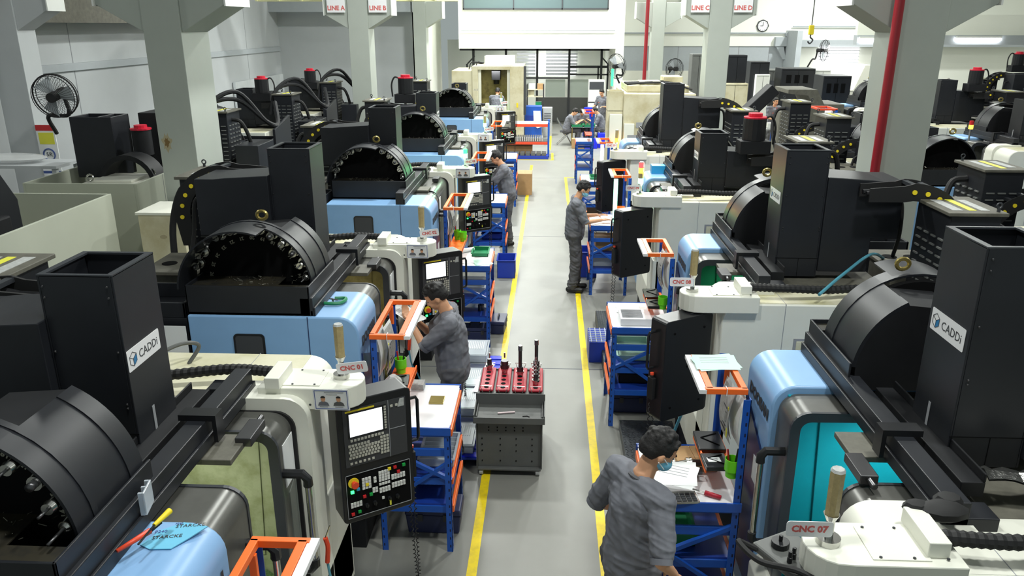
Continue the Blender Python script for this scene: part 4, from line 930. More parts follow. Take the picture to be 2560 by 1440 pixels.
# clear trays and pallet between bench and aisle at left
pt = thing('blue_pallet', (-.78, 7.3, 0), 'blue plastic pallet under the clear trays', 'pallet'); obj('deck', MB().box(-.28, .28, -1.15, 1.15, .09, .11), 'palletblue', pt)
for k in range(16): obj('deck_slat', MB().box(-.28, .28, -1.14 + k * .145, -1.06 + k * .145, .11, .118), 'plasticblue', pt)
for x in (-.24, 0, .24): obj('runner', MB().box(x - .04, x + .04, -1.15, 1.15, 0, .09), 'palletblue', pt)
for k, (y, z) in enumerate(((6.42, .118), (6.95, .118), (7.45, .118), (8.0, .118), (6.95, .215), (7.45, .215), (8.0, .215), (8.0, .312))):
    nm = ('nearest', 'second', 'third', 'farthest')[min(k, 3)] if k < 4 else ('second', 'third', 'farthest')[k - 4] if k < 7 else 'farthest'
    lv = 'bottom' if k < 4 else ('middle' if k < 7 else 'top')
    t = tray((-.8, y, z), .34, .42, .09, 'clearplastic', 'clear ribbed plastic tray in the %s stack on the blue pallet, %s layer' % (nm, lv), 0, 0)
    t['group'] = 'clear trays on the blue pallet'
    obj('ribbed_lid', MB().box(-.16, .16, -.2, .2, .088, .092), 'mist', t)
    for j in range(14): obj('lid_rib', MB().box(-.14 + j * .02, -.134 + j * .02, -.05, .16, .092, .097), 'paper', t)
sheets((-.62, 7.4, .32), .1, .7, 1, 'white curved sheet leaning along the clear trays', 0, 'paper')
t = thing('blue_pallet', (.6, 8.75, 0), 'blue mesh crate standing beside the right bench', 'crate'); obj('crate_body', MB().box(-.07, .2, -.2, .25, 0, .26), 'palletblue', t, .004)
for i in range(7): obj('grid_bar', MB().box(-.07, .2, -.18 + i * .06, -.17 + i * .06, .26, .268), 'mist', t)
for i in range(4): obj('grid_bar', MB().box(-.05 + i * .06, -.04 + i * .06, -.2, .25, .26, .27), 'mist', t)
# tread plates
t = thing('tread_platform', (1.03, 6.1, 0), 'dark chequered tread platform in front of the CNC 07 machine', 'platform'); obj('deck', MB().box(-.28, .24, -.5, .85, 0, .1), 'tread', t, .004)
b = MB()
for i in range(11):
    for j in range(28):
        x = -.26 + i * .046; y = -.48 + j * .047; s_ = .012 if (i + j) % 2 else -.012; b.tube([(x - .01, y - s_, .1), (x + .01, y + s_, .1)], .0035, 3)
obj('tread_bump', b, 'darksteel', t, kind='stuff')
t = thing('tread_platform', (.98, 9.0, 0), 'dark ridged platform in front of the CNC 08 machine', 'platform'); obj('deck', MB().box(-.3, .26, -.85, .9, 0, .16), 'tread', t, .004)
for j in range(20): obj('ridge', MB().box(-.29 + j * .028, -.283 + j * .028, -.84, .89, .16, .166), 'doordark', t)
# hose on the floor at right
obj('air_hose', MB().tube(smoothpath([(1.1, 5.6, .9), (.9, 5.4, .5), (.6, 5.1, .1), (.5, 4.6, .03), (.52, 4.25, .03), (.62, 4.0, .05), (.85, 3.9, .3)], 10), .012, 8), 'cyl', label='dark teal air hose looping over the floor by the near worker', cat='hose', smooth=True)
# trolley
t = thing('tool_trolley', (-.295, 6.45, 0), 'dark grey wheeled tool trolley with four red holder racks in the aisle', 'trolley')
obj('trolley_body', MB().box(-.29, -.28, -.42, .4, .08, .6).box(.28, .29, -.42, .4, .08, .6).box(-.28, .28, -.38, -.36, .08, .56).box(-.28, .28, .38, .4, .08, .68).box(-.28, .28, -.42, .4, .06, .08), 'trolley', t, .004)
obj('tray_shelf', MB().box(-.31, .31, -.45, -.14, .56, .572).box(-.31, .31, -.455, -.445, .54, .60).box(-.31, -.3, -.45, -.14, .56, .62).box(.3, .31, -.45, -.14, .56, .62).box(-.31, .31, -.15, -.14, .56, .68), 'trolley', t, .003)
obj('rack_deck', MB().box(-.3, .3, -.14, .42, .655, .665), 'trolley', t)
hb = MB()
for x, z in [(-.18 + i * .075, .47) for i in range(5)] + [(-.18 + i * .075, .44) for i in range(5)] + [(x, z) for x in (-.24, -.08, .06, .2) for z in (.36, .3, .24, .14)]: hb.cyl((x, -.386, z), (x, -.379, z), .006, n=6)
obj('side_holes', hb, 'darkin', t)
for x in (-.25, .25):
    for y in (-.38, .34):
        w_ = obj('caster', MB().cyl((x - .018, y, .036), (x + .018, y, .036), .036, n=16), 'papergrey', t, .004); obj('caster_fork', MB().box(x - .024, x + .024, y - .02, y + .02, .05, .075), 'darksteel', w_)
for i in range(4):
    x = -.222 + i * .148
    rk = obj('holder_rack', MB().box(x - .064, x + .064, -.11, .38, .675, .70), 'maroon', t, .012)
    for j in range(6): obj('rack_hole', MB().cyl((x, -.06 + j * .08, .70), (x, -.06 + j * .08, .702), .022, n=14), 'darkin', rk)
    for y in (-.12, .39): obj('rack_handle', MB().tube([(x - .03, y, .68), (x - .05, y, .74), (x + .05, y, .74), (x + .03, y, .68)], .004, 6), 'steel', rk)
def vtool(x, y, h, k, label):
    t = thing('tool_holder', (-.295 + x, 6.45 + y, .702), label, 'tool holder')
    obj('flange', MB().cyl((0, 0, 0), (0, 0, .03), .026, .032, 14).cyl((0, 0, .03), (0, 0, .045), .036, n=16), 'steel', t, smooth=True)
    if k == 0: obj('collet', MB().cyl((0, 0, .045), (0, 0, .1), .024, .02, 14), 'darksteel', t, smooth=True)
    elif k == 1: obj('chuck', MB().cyl((0, 0, .045), (0, 0, .08), .04, n=16).cyl((0, 0, .08), (0, 0, .12), .034, n=16), 'darksteel', t, smooth=True)
    else: obj('bar', MB().cyl((0, 0, .045), (0, 0, .09), .03, n=14).cyl((0, 0, .09), (0, 0, h - .03), .017, n=12), 'darksteel', t, smooth=True)
    obj('cutter', MB().cyl((0, 0, max(.1, h - .05)), (0, 0, h), .008 if k < 2 else .02, n=8), 'steel', t)
vtool(-.222, .34, .16, 0, 'small tool holder in the leftmost red rack'); vtool(-.074, .26, .2, 1, 'fat chuck tool holder in the second red rack'); vtool(.074, .2, .3, 2, 'tall black boring bar in the third red rack')
for j, (yy, hh, lb) in enumerate(((.34, .3, 'rearmost'), (.26, .16, 'second from the rear'), (.18, .16, 'third from the rear'), (.1, .15, 'fourth from the rear'), (.02, .14, 'frontmost'))): vtool(.222, yy, hh, 2 if j == 0 else 0, 'steel tool holder in the right red rack, ' + lb)
obj('chalk_pen', MB().cyl((-.1, 0, 0), (.05, .03, 0), .008, n=8), 'penpink', label='pink and white pen lying on the trolley tray', cat='pen').location = (-.3, 6.12, .58)
obj('hex_key', MB().tube([(0, 0, 0), (.04, .005, 0), (.06, -.01, 0)], .004, 5), 'rubber', label='small black key lying on the trolley tray', cat='tool').location = (-.18, 6.08, .577)
# things on the nearest left machine
t = thing('blue_wipe', (-1.46, 2.54, 1.902), 'torn light blue printed wipe on the blue cover at lower left', 'wipe', -.15); t.scale = (.6, .6, 1)
obj('sheet', MB().prism([(-.12, -.14), (-.03, -.17), (.1, -.14), (.15, -.02), (.2, .12), (.02, .13), (-.08, .02)], 'z', 0, .004), 'wipe', t)
for x, y, s_ in ((-.02, -.08, 'STARCKE'), (.06, .06, 'STARCKE')): text(s_, .045, 'ink', t, frame((x - .06, y, .005), (1, .35, 0), (-.35, 1, 0)), 'print')
text('P240', .04, 'inkblue', t, frame((-.1, -.02, .005), (1, .35, 0), (-.35, 1, 0)), 'print'); text('P240', .025, 'inkblue', t, frame((-.02, .09, .005), (1, .35, 0), (-.35, 1, 0)), 'print')
t = thing('yellow_tool', (-1.47, 2.46, 2.0), 'yellow handled file lying on the rail at lower left', 'tool', 1.4); t.scale = (.8, .8, .8); obj('handle', MB().tube([(0, 0, 0), (.12, 0, 0)], [.010, .016], 10), 'yellow', t, smooth=True); obj('shank', MB().tube([(0, 0, 0), (-.12, 0, -.02)], .005, 6), 'rubber', t)
t = thing('orange_tool', (-1.56, 2.38, 1.955), 'orange handled tool lying in the rail at lower left', 'tool', 1.1); obj('handle', MB().tube([(-.02, 0, 0), (.12, 0, 0)], [.008, .012], 8), 'redorange', t, smooth=True); obj('tip', MB().tube([(.12, 0, 0), (.17, 0, .01)], .008, 6), 'rubber', t)
t = thing('g_clamp', (-1.52, 5.24, 1.905), 'green C clamp lying on the blue cover of CNC 02', 'clamp', .1)
obj('clamp_frame', MB().tube(smoothpath([(-.07, .03, .012), (-.07, -.04, .012), (.05, -.05, .012), (.08, .05, .012), (.0, .06, .012)], 5), .013, 6), 'traygreen', t, smooth=True); obj('screw', MB().tube([(-.02, .05, .012), (.0, -.02, .02)], .007, 6).tube([(-.03, 0, .03), (.03, .0, .02)], .005, 5), 'darksteel', t)
def gun(loc, label):
    t = thing('air_gun', loc, label, 'air gun'); obj('gun_body', MB().tube(smoothpath([(0, 0, 0), (.01, 0, -.06), (0, 0, -.16)], 4), .014, 8), 'redorange', t, smooth=True); obj('nozzle', MB().tube([(0, 0, 0), (.03, 0, .08)], .004, 6), 'steel', t)
    obj('gun_hose', MB().tube(smoothpath([(0, 0, -.16), (.02, 0, -.3), (.08, .05, -.5), (.05, .05, -.9)], 6), .008, 6), 'cyl', t)
gun((-1.2, 3.62, 1.1), 'red air gun hanging on the nearest left machine door'); gun((-1.19, 6.3, 1.25), 'red air gun hanging behind the orange frame at the reading worker')
t = thing('black_glove', (1.55, 2.66, 2.0), 'crumpled black glove on the rail of CNC 07', 'glove'); obj('glove_body', MB().ball((0, 0, .02), (.1, .06, .04), 10).ball((-.09, .02, .02), (.06, .04, .03), 8).ball((.04, .05, .03), (.06, .05, .035), 8), 'rubber', t, smooth=True)
t = thing('foil_strip', (1.85, 2.9, 2.0), 'crumpled aluminium foil strip on the top deck at the right edge', 'foil'); b = MB(); n = 18
vs = [(i * .035, j * .05 + .01 * math.sin(i), .02 * R.random() + .02 * (j == 1)) for i in range(n) for j in range(3)]; vs += [(x, y, z - .008) for x, y, z in vs]; m_ = n * 3
b.add(vs, [f for i in range(n - 1) for j in range(2) for a in (i * 3 + j,) for f in ((a, a + 3, a + 4, a + 1), (m_ + a, m_ + a + 1, m_ + a + 4, m_ + a + 3))]); obj('crumple', b, 'foil', t)
obj('air_line', MB().tube(smoothpath([(1.95, 5.35, 1.98), (2.2, 5.6, 2.06), (2.55, 6.0, 2.1), (2.9, 6.5, 1.9)], 10), .012, 8), 'cyl', label='teal air line arching over the top of CNC 08', cat='hose', smooth=True)
obj('grey_cable', MB().tube(smoothpath([(-2.1, 4.15, 1.9), (-2.05, 4.2, 2.0), (-2.15, 4.1, 2.03), (-2.35, 3.8, 1.95), (-2.4, 3.6, 1.9)], 8), .012, 8), 'trolley', label='grey cable looping over the cream top of CNC 01', cat='cable', smooth=True)

t = thing('hand_pendant', (.98, 2.58, 1.83), 'grey hand pendant with red stop button and knobs at the bottom right corner', 'pendant', .5)
obj('pendant_case', MB().box(-.1, .1, -.13, .13, 0, .035), 'trolley', t, .01)
obj('stop_button', MB().cyl((.03, -.07, .035), (.03, -.07, .05), .018, n=14).cyl((.03, -.07, .05), (.03, -.07, .062), .024, n=16), 'red', t, .003)
for x, y, r in ((-.02, .06, .035), (-.06, -.03, .01), (-.03, -.02, .01)): obj('pendant_knob', MB().cyl((x, y, .035), (x, y, .06), r, n=16).cyl((x, y, .06), (x, y, .085), .008, n=8), 'plastic', t, .002)
obj('pendant_cable', MB().tube(smoothpath([(-.1, .1, .02), (-.16, .14, .05), (-.16, .02, .04), (-.08, -.1, .05), (.0, -.2, .0)]), .012, 8), 'rubber', t, smooth=True)
t = thing('clear_holder', (-1.57, 2.62, 1.965), 'small clear plastic holder standing in the rail channel at lower left', 'holder', .2)
obj('holder_plate', MB().box(-.004, .004, -.05, .05, 0, .1), 'clearplastic', t, .002); obj('holder_rib', MB().box(-.02, -.004, -.05, -.04, 0, .1).box(-.02, -.004, .04, .05, 0, .1).box(-.02, -.004, -.005, .005, 0, .1), 'clearplastic', t)
# ---------------------------------------------------------------- the other machine rows
def rowm(x, y, rz, W, hz, label, **k): return machine((x, y, 0), rz, W, hz, label, '', full=False, tools=False, card=False, **k)
for y0, hz, l, mo in ((5.6, 2.6, 'black backed milling machine right of CNC 08, its transformer cabinet nearest the right edge', False), (9.8, 2.5, 'milling machine seen from behind, just beyond the nearest right column', True), (12.05, 2.45, 'milling machine seen from behind with an arched cable chain between the right columns', False)):
    rowm(5.75 if y0 < 12 else 5.9, y0, 0, 2.2, hz, l, inte='intgrey', motor=mo)
for yf, hz, l in ((11.6, 2.6, 'milling machine at the right edge, nearest of the far right row'), (14.9, 2.62, 'milling machine with bright blue cover in the far right row'), (17.9, 2.75, 'tall headed milling machine in the far right row beside the column edge'), (20.9, 2.6, 'blue covered milling machine at the back of the far right row')):
    rowm(7.35, yf, PI, 2.1, hz, l, inte='intgrey', B=.53, motor=yf > 13)
for y0, l in ((14.5, 'large dark milling machine against the right wall, nearer'), (18.2, 'large dark milling machine against the right wall, farther')): rowm(12.2, y0, 0, 2.4, 2.95, l, inte='intgrey', motor=True)
for yf, hz, l in ((13.6, 2.6, 'milling machine back left of the aisle, just behind the nearest left column'), (16.7, 2.62, 'milling machine back with red motor cap, second behind the left columns'), (19.9, 2.6, 'milling machine back farthest behind the left columns')):
    mo = rowm(-6.6, yf, PI, 2.2, hz, l, inte='intgrey', motor=True)
    obj('rear_panel', MB().prism([(.2, 1.0), (1.0, 1.0), (1.0, 2.2), (.2, 2.35)], 'x', -2.2, -2.16), 'black', mo, .004)
    for dy in (0, .12): obj('loop_hose', MB().tube(smoothpath([(-2.0, .3, 2.45 + dy), (-2.15, .7, 2.25), (-2.1, 1.1, 2.35), (-1.8, 1.4, 2.7 + dy), (-1.5, 1.8, 2.65), (-1.4, 1.95, 2.2)], 6), .035, 8), 'blackrough', mo, smooth=True)
    cb = obj('drive_cabinet', MB().box(-2.3, -1.95, 1.4, 2.1, .9, 2.1), 'black', mo, .008)
    obj('digit_display', MB().box(-2.304, -2.3, 1.6, 1.7, 1.95, 2.0), 'ledred', cb)
# grey sheet metal enclosures at far left
t = thing('machine_enclosure', (-5.8, 7.2, 0), 'pale grey open topped sheet enclosure at the left edge', 'machine enclosure')
def shellbox(x0, x1, y0, y1, h, m, par, th=.03):
    obj('side_panel', MB().box(x1 - th, x1, y0, y1, 0, h), m, par, .004); obj('side_panel', MB().box(x0, x0 + th, y0, y1, 0, h), m, par, .004)
    obj('end_panel', MB().box(x0 + th, x1 - th, y0, y0 + th, 0, h), m, par, .004); obj('end_panel', MB().box(x0 + th, x1 - th, y1 - th, y1, 0, h), m, par, .004)
shellbox(-1.0, .9, -1.4, 1.27, 2.0, 'panelgrey', t)
obj('inner_shelf', MB().box(-.97, .87, -1.37, 1.24, 1.2, 1.23), 'panelgrey', t); obj('access_panel', MB().box(.9, .905, -.2, .8, .7, 1.35), 'panelgrey', t, .002); obj('panel_gap', MB().box(.9, .902, -.21, .81, .69, 1.36), 'inkgrey', t)
obj('hopper', MB().prism([(-.5, 1.23), (.5, 1.23), (.5, 2.1), (.3, 2.42), (-.7, 2.42), (-.7, 2.0)], 'x', -.35, .35), 'black', t, .01); obj('spindle_block', MB().box(.35, .6, -.9, 0, 1.6, 2.05), 'blackrough', t, .02)
t = thing('machine_enclosure', (-5.6, 10.3, 0), 'pale grey machine enclosure with cream lid behind the first, under the dark tower', 'machine enclosure')
shellbox(-.7, .7, -1.27, .9, 2.0, 'panelgrey', t); obj('cream_lid', MB().box(-.1, .66, -1.1, -.4, 1.93, 1.96).box(0, .5, -1.0, -.5, 1.96, 1.99), 'creamclean', t, .004)
for x, y in ((.05, -1.1), (.62, -.7)): obj('lifting_eye', MB().tube([(x + .04 * math.cos(a), y, 2.04 + .04 * math.sin(a)) for a in [k * PI / 6 for k in range(13)]], .012, 6), 'steel', t, smooth=True)
obj('panel_seam', MB().box(.7, .702, -.6, -.594, 0, 2.0), 'inkgrey', t)
obj('dark_tower', MB().box(-.55, .0, -.35, -.33, 1.9, 2.68).box(-.55, -.53, -.33, .1, 1.9, 2.68).box(-.02, .0, -.33, .1, 1.9, 2.68).box(-.2, -.18, -.33, .1, 2.3, 2.68).box(-.55, .0, .08, .1, 1.9, 2.68), 'black', t, .004)
obj('rear_box', MB().box(.18, .62, 0, .5, 1.9, 2.7), 'blackrough', t, .006)
m_ = obj('spindle_motor', MB().cyl((.35, -.3, 2.2), (.35, -.3, 2.52), .12, n=16), 'blackrough', t, smooth=True); obj('motor_cap', MB().cyl((.35, -.3, 2.52), (.35, -.3, 2.54), .13, n=14).cyl((.35, -.3, 2.54), (.35, -.3, 2.58), .08, n=14), 'capred', m_)
obj('drum_guard', shell(arc(.32, 1.9, .36, 0, 180, 14), arc(.32, 1.9, .3, 0, 180, 14), -.75, -.45), 'blackrough', t, smooth=True)
t = thing('electrical_cabinet', (-4.3, 8.55, 0), 'small cream cabinet standing against the nearest left column', 'cabinet'); obj('cabinet_body', MB().box(-.24, .26, -.25, .3, 0, 1.8), 'beige', t, .004); obj('cabinet_top', MB().box(-.26, .28, -.27, .32, 1.8, 1.83), 'creamclean', t, .004); obj('oval_badge', MB().prism([(.02 + .04 * math.cos(a), 1.55 + .022 * math.sin(a)) for a in [k * PI / 8 for k in range(16)]], 'y', -.254, -.25), 'rust', t)
t = thing('plastic_bag', (-7.4, 10.5, 1.3), 'cloudy plastic sheeting on the shelf at far left', 'plastic sheet'); obj('sheet', MB().ball((0, 0, .76), (.5, .25, .06), 12), 'bag', t, smooth=True); obj('stand', MB().box(-.8, .8, -.3, .3, .66, .7).box(-.78, -.72, -.28, -.22, -1.3, .66).box(.72, .78, -.28, -.22, -1.3, .66).box(-.78, -.72, .22, .28, -1.3, .66).box(.72, .78, .22, .28, -1.3, .66), 'walllight', t)
obj('silver_sheet', MB().box(-8.98, -8.9, 22.6, 26.8, 1.4, 2.25), 'brightsheet', label='bright silver insulation sheet on the left wall behind the machines', cat='sheet')
# beige machine at the head of the aisle
t = thing('machining_center', (-1.8, 27.2, 0), 'tall beige machine facing the aisle end with its yellow lit door open', 'machine')
obj('left_body', MB().box(-1.45, -.75, -.1, 2.0, 0, 2.35), 'beige', t, .02)
obj('door_frame', MB().box(-.75, -.56, -.15, .1, 0, 2.5).box(.52, .98, -.15, .1, 0, 2.5).box(-.56, .52, -.15, .1, 2.38, 2.5).box(-.56, .52, -.15, .1, 0, 1.05), 'beige', t, .01)
obj('rear_body', MB().box(-.75, -.6, .1, 2.0, 0, 2.5).box(.6, .98, .1, 2.0, 0, 2.5).box(-.6, .6, 1.3, 2.0, 0, 2.5).box(-.6, .6, .1, 1.3, 2.4, 2.5), 'beige', t, .01)
obj('interior_wall', MB().box(-.58, .58, 1.25, 1.3, .9, 2.4).box(-.6, -.57, .1, 1.3, .9, 2.4).box(.57, .6, .1, 1.3, .9, 2.4).box(-.58, .58, .1, 1.3, .9, .95), 'intolive', t)
obj('sliding_door', MB().box(-.56, -.46, -.02, .06, 1.05, 2.38), 'creamclean', t, .01); obj('sliding_door', MB().box(.42, .52, -.02, .06, 1.05, 2.38), 'creamclean', t, .01)
l_ = lamp('beige_machine_light', (0, .5, 2.3), 14, .4); l_.parent = t
obj('spindle_head', MB().box(-.15, .15, .6, 1.1, 2.0, 2.4).cyl((0, .85, 1.85), (0, .85, 2.0), .1, n=12), 'blackrough', t, .01)
obj('top_cabinet', MB().box(-.35, .65, .1, .9, 2.5, 2.82), 'creamclean', t, .02)
for k in range(3): obj('top_cable', MB().tube(smoothpath([(-.9 + k * .1, .3, 2.37), (-.8 + k * .1, .3, 2.6), (-.5, .3, 2.56 + k * .02), (-.38, .3, 2.58)], 5), .018, 6), 'rubber', t)
obj('side_post', MB().box(.98, 1.06, -.1, .1, .9, 2.5), 'ink', t, .004); obj('warning_sign', MB().box(.74, .8, -.16, -.15, 1.15, 1.3), 'yellow', t); text('A-3', .1, 'inkgrey', t, frame((-.7, -.152, 1.7), (1, 0, 0), (0, 0, 1)))
obj('green_lamp', MB().cyl((.18, -.12, 1.1), (.18, -.12, 1.3), .035, n=10), 'ledgreen', t)
# big beige machine at the right of the aisle end
t = thing('machining_center', (2.4, 19, 0), 'large beige boxy machine to the right of the aisle end', 'machine')
obj('main_body', MB().box(-.7, .9, -1.0, 1.2, 0, 2.35), 'beige', t, .02); obj('chip_hopper', MB().box(-1.05, -1.03, -.9, -.45, 1.95, 2.4).box(-.72, -.7, -.9, -.45, 1.95, 2.4).box(-1.03, -.72, -.9, -.88, 1.95, 2.4).box(-1.03, -.72, -.47, -.45, 1.95, 2.4).box(-1.05, -.7, -.9, -.45, 0, 1.97), 'beige', t, .004)
obj('front_column', MB().box(-1.0, -.72, -1.05, -.92, 0, 1.9).box(-.68, -.45, -1.12, -1.0, .6, 1.7), 'creamclean', t, .01); obj('side_door', MB().box(-.6, -.4, -1.13, -1.12, 1.3, 1.45), 'inkgrey', t)
obj('top_unit', MB().box(-.6, .8, -.6, 1.0, 2.35, 2.5).box(-.3, .2, -.4, .1, 2.5, 2.58).box(.3, .75, 0, .6, 2.5, 2.66), 'beige', t, .02); obj('vent_panel', MB().box(-.4, -.1, -1.01, -1.0, 1.6, 1.72).box(-.05, .1, -1.01, -1.0, 1.55, 1.66), 'inkgrey', t)
for k in range(4): obj('top_hose', MB().tube(smoothpath([(-.6, -.5 + k * .2, 2.52), (-.1, -.6 + k * .1, 2.56), (.4, -.5 + k * .2, 2.54), (.85, -.7 + k * .3, 2.42)], 6), .022, 6), 'rubber', t)
obj('signal_light', MB().cyl((-.85, .6, 2.4), (-.85, .6, 2.8), .03, n=8), 'ledgreen', t)
obj('amber_light', MB().cyl((-.82, -1.12, 1.15), (-.82, -1.12, 1.35), .04, n=8).box(-.84, -.8, -1.12, -1.05, 1.1, 1.16), 'ledamber', t)
# rack near the office
t = thing('long_rack', (-.66, 24.1, 0), 'long low rack with blue posts and orange beams near the office', 'rack')
for x in (-.7, .7):
    for y in (-.35, .35): obj('post', MB().box(x - .03, x + .03, y - .03, y + .03, 0, 1.05), 'rackblue', t, .004)
for z in (.95, .42):
    for y in (-.35, .35): obj('beam', MB().box(-.68, .68, y - .02, y + .02, z - .04, z + .04), 'redorange', t, .004)
    obj('shelf', MB().box(-.68, .68, -.33, .33, z + .04, z + .055), 'boardwhite' if z > .9 else 'trolley', t)
t = thing('steel_parts', (-.7, 24.05, .475), 'rows of grey machined blocks on the lower shelf of the long rack', 'metal parts')
for i in range(18): obj('block', MB().box(-.6 + i * .066, -.555 + i * .066, -.28, .28, 0, .12), 'papergrey', t, .003)
t = thing('blue_pallet', (-.66, 23.55, 0), 'low blue pallet of dark slabs at the foot of the long rack', 'pallet'); obj('deck', MB().box(-.66, .7, -.2, .2, 0, .1), 'palletblue', t, .004)
for i in range(8): obj('slab', MB().box(-.62 + i * .16, -.49 + i * .16, -.18, .18, .1, .19), 'trolley', t, .006)
cbox((-.9, 24.15, 0), .9, .4, .3, 'long cardboard box on the floor under the long rack')
t = thing('steel_shelf', (-.46, 29.5, 0), 'steel shelf unit with boxes beside the beige machine', 'shelf')
for x in (-.3, .3):
    for y in (-.2, .2): obj('post', MB().box(x - .02, x + .02, y - .02, y + .02, 0, 1.75), 'darksteel', t)
for z in (.9, 1.3, 1.55): obj('shelf_board', MB().box(-.3, .3, -.2, .2, z, z + .02), 'beige', t)
for k, (x, z, m_, l) in enumerate(((-.12, 1.57, 'paper', 'white bundle on top of the steel shelf'), (.18, 1.57, 'cardboard', 'cardboard box on top of the steel shelf'), (-.15, 1.32, 'beige', 'beige box on the middle of the steel shelf'), (.12, .92, 'traygreen', 'green box on the lower board of the steel shelf'))):
    cbox((-.46 + x, 29.5, z), .22, .25, .2, l, 0, m_).name = 'storage_box'
t = thing('tool_cabinet', (-.5, 28.2, 0), 'blue tool cabinet with a white cloth beside the beige machine', 'cabinet'); obj('cabinet_body', MB().box(-.3, .3, -.25, .25, 0, 1.1), 'rackblue', t, .01); obj('cabinet_drawer', MB().box(-.27, .27, -.26, -.25, .5, .8), 'rackdeep', t, .004); obj('cloth', MB().prism([(.0, .95), (.25, .95), (.3, .4), (.15, .35), (.02, .45)], 'y', -.28, -.265), 'paper', t)
t = thing('tool_cabinet', (0, 28.7, 0), 'grey ventilated steel cabinet next to the blue one', 'cabinet'); obj('cabinet_body', MB().box(-.17, .17, -.2, .2, 0, 1.0), 'papergrey', t, .01)
for k in range(6): obj('vent', MB().box(-.12, .12, -.205, -.2, .5 + k * .06, .52 + k * .06), 'ink', t)
# inspection table with trays
t = thing('inspection_table', (1.18, 26.4, 0), 'small metal table where the seated workers sort parts', 'table'); obj('table_top', MB().box(-.4, .4, -.3, .3, .60, .62), 'papergrey', t)
for x in (-.36, .36):
    for y in (-.26, .26): obj('leg', MB().tube([(x, y, 0), (x, y, .6)], .018, 8), 'brass', t)
obj('lower_rail', MB().box(-.36, .36, -.27, -.25, .15, .17), 'darksteel', t)
for x, l in ((-.2, 'left green tray of parts on the inspection table'), (.2, 'right green tray of parts on the inspection table')):
    q = tray((1.18 + x, 26.3, .62), .36, .45, .08, 'traygreen', l)
    for k in range(9): obj('small_part', MB().box(-.14 + (k % 3) * .1, -.08 + (k % 3) * .1, -.17 + (k // 3) * .12, -.1 + (k // 3) * .12, .02, .09), 'steel', q)
cbox((1.0, 25.7, 0), .4, .3, .3, 'brown cardboard box on the floor before the inspection table'); cbox((1.42, 25.7, 0), .4, .3, .3, 'bright blue crate beside the cardboard box', 0, 'plasticblue'); cbox((1.8, 25.9, 0), .3, .3, .45, 'second bright blue crate, taller, right of the first', 0, 'plasticblue')
obj('blue_drum', MB().cyl((1.5, 28.7, 0), (1.5, 28.7, 1.0), .22, .2, 18), 'plasticblue', smooth=True, label='tall bright blue drum behind the seated workers', cat='drum')
def chair(loc, rz, label):
    t = thing('folding_chair', loc, label, 'chair', rz); obj('seat', MB().box(-.2, .2, -.2, .2, .42, .45), 'ink', t, .01); obj('backrest', MB().box(-.2, .2, -.3, -.28, .7, .85), 'ink', t, .01)
    for s in (-1, 1):
        obj('leg', MB().tube([(s * .2, -.3, .85), (s * .2, .2, 0)], .012, 6), 'steel', t); obj('leg', MB().tube([(s * .19, .15, .43), (s * .19, -.3, 0)], .012, 6), 'steel', t)
chair((.62, 26.5, 0), -PI / 2, 'metal folding chair under the worker at the left of the inspection table'); chair((1.15, 27.1, 0), PI, 'metal folding chair behind the inspection table'); chair((1.85, 26.7, 0), PI / 2, 'metal folding chair right of the inspection table')
# equipment at the back right
def cab(x0, x1, y, d, z0, z1, m, label, vents=0, name='machine_cabinet', win=False):
    t = thing(name, ((x0 + x1) / 2, y, 0), label, 'cabinet'); w_ = (x1 - x0) / 2
    obj('cabinet_body', MB().box(-w_, w_, 0, d, z0, z1), m, t, .015)
    obj('door_gap', MB().box(-.004, .004, -.003, 0, z0 + .05, z1 - .05).box(-w_ + .03, w_ - .03, -.003, 0, z1 - .06, z1 - .05), 'darkin', t)
    for k in range(vents): obj('vent', MB().box(-w_ * .7 + k * w_ * .5, -w_ * .4 + k * w_ * .5, -.006, 0, z1 - .45, z1 - .2), 'darkin', t)
    if win: obj('cabinet_window', MB().box(-w_ * .6, w_ * .6, -.008, 0, z0 + (z1 - z0) * .55, z0 + (z1 - z0) * .85), 'ink', t)
    return t
cab(5.05, 5.8, 23.6, .8, 0, 2.2, 'beige', 'olive grey steel cabinet beside the second right column'); t = cab(5.2, 5.75, 23.8, .4, 2.2, 2.98, 'black', 'dark box standing on the olive steel cabinet')
cab(4.2, 4.62, 24, .5, 0, 3.0, 'trolley', 'grey tall cabinet left of the second right column')
cab(6.4, 7.0, 26, .8, 0, 2.7, 'black', 'tall dark machine column at the back right', 0, 'machine_column', True); cab(6.55, 6.98, 25.75, .2, 0, 2.33, 'white', 'white control box in front of the tall dark column', 0)
cab(6.95, 8.4, 28, 1, 0, 2.35, 'trolley', 'wide grey machine behind the white control box', 0, 'machine_cabinet', True); cab(7.4, 8.45, 26, .8, 0, 2.5, 'black', 'navy dark cabinet with three vents at the back right', 3); cab(8.5, 9.0, 26.2, .8, 0, 2.45, 'white', 'white side cabinet next to the vented dark cabinet')
cab(7.45, 8.2, 22.2, .8, 0, 2.5, 'black', 'large dark cabinet with vents nearer than the bright window', 3)
t = thing('dusty_machine', (6.45, 20, 0), 'dusty grey machine with a sloping dark opening at the back right', 'machine')
obj('machine_body', MB().prism([(-.55, 0), (.85, 0), (.85, 1.95), (.35, 1.95), (.15, 2.3), (-.55, 2.3), (-.55, 2.2), (-.05, 2.15), (.05, 1.95), (-.2, 1.7), (-.5, 1.7)], 'y', 0, 1.2), 'dusty', t, .01); obj('side_window', MB().box(.4, .78, -.01, 0, 1.55, 1.8), 'ink', t, .004); obj('open_door', MB().box(-.75, -.5, -.35, -.3, 1.2, 1.95).box(-.52, -.5, -.3, .05, 1.3, 1.35), 'dusty', t, .004)
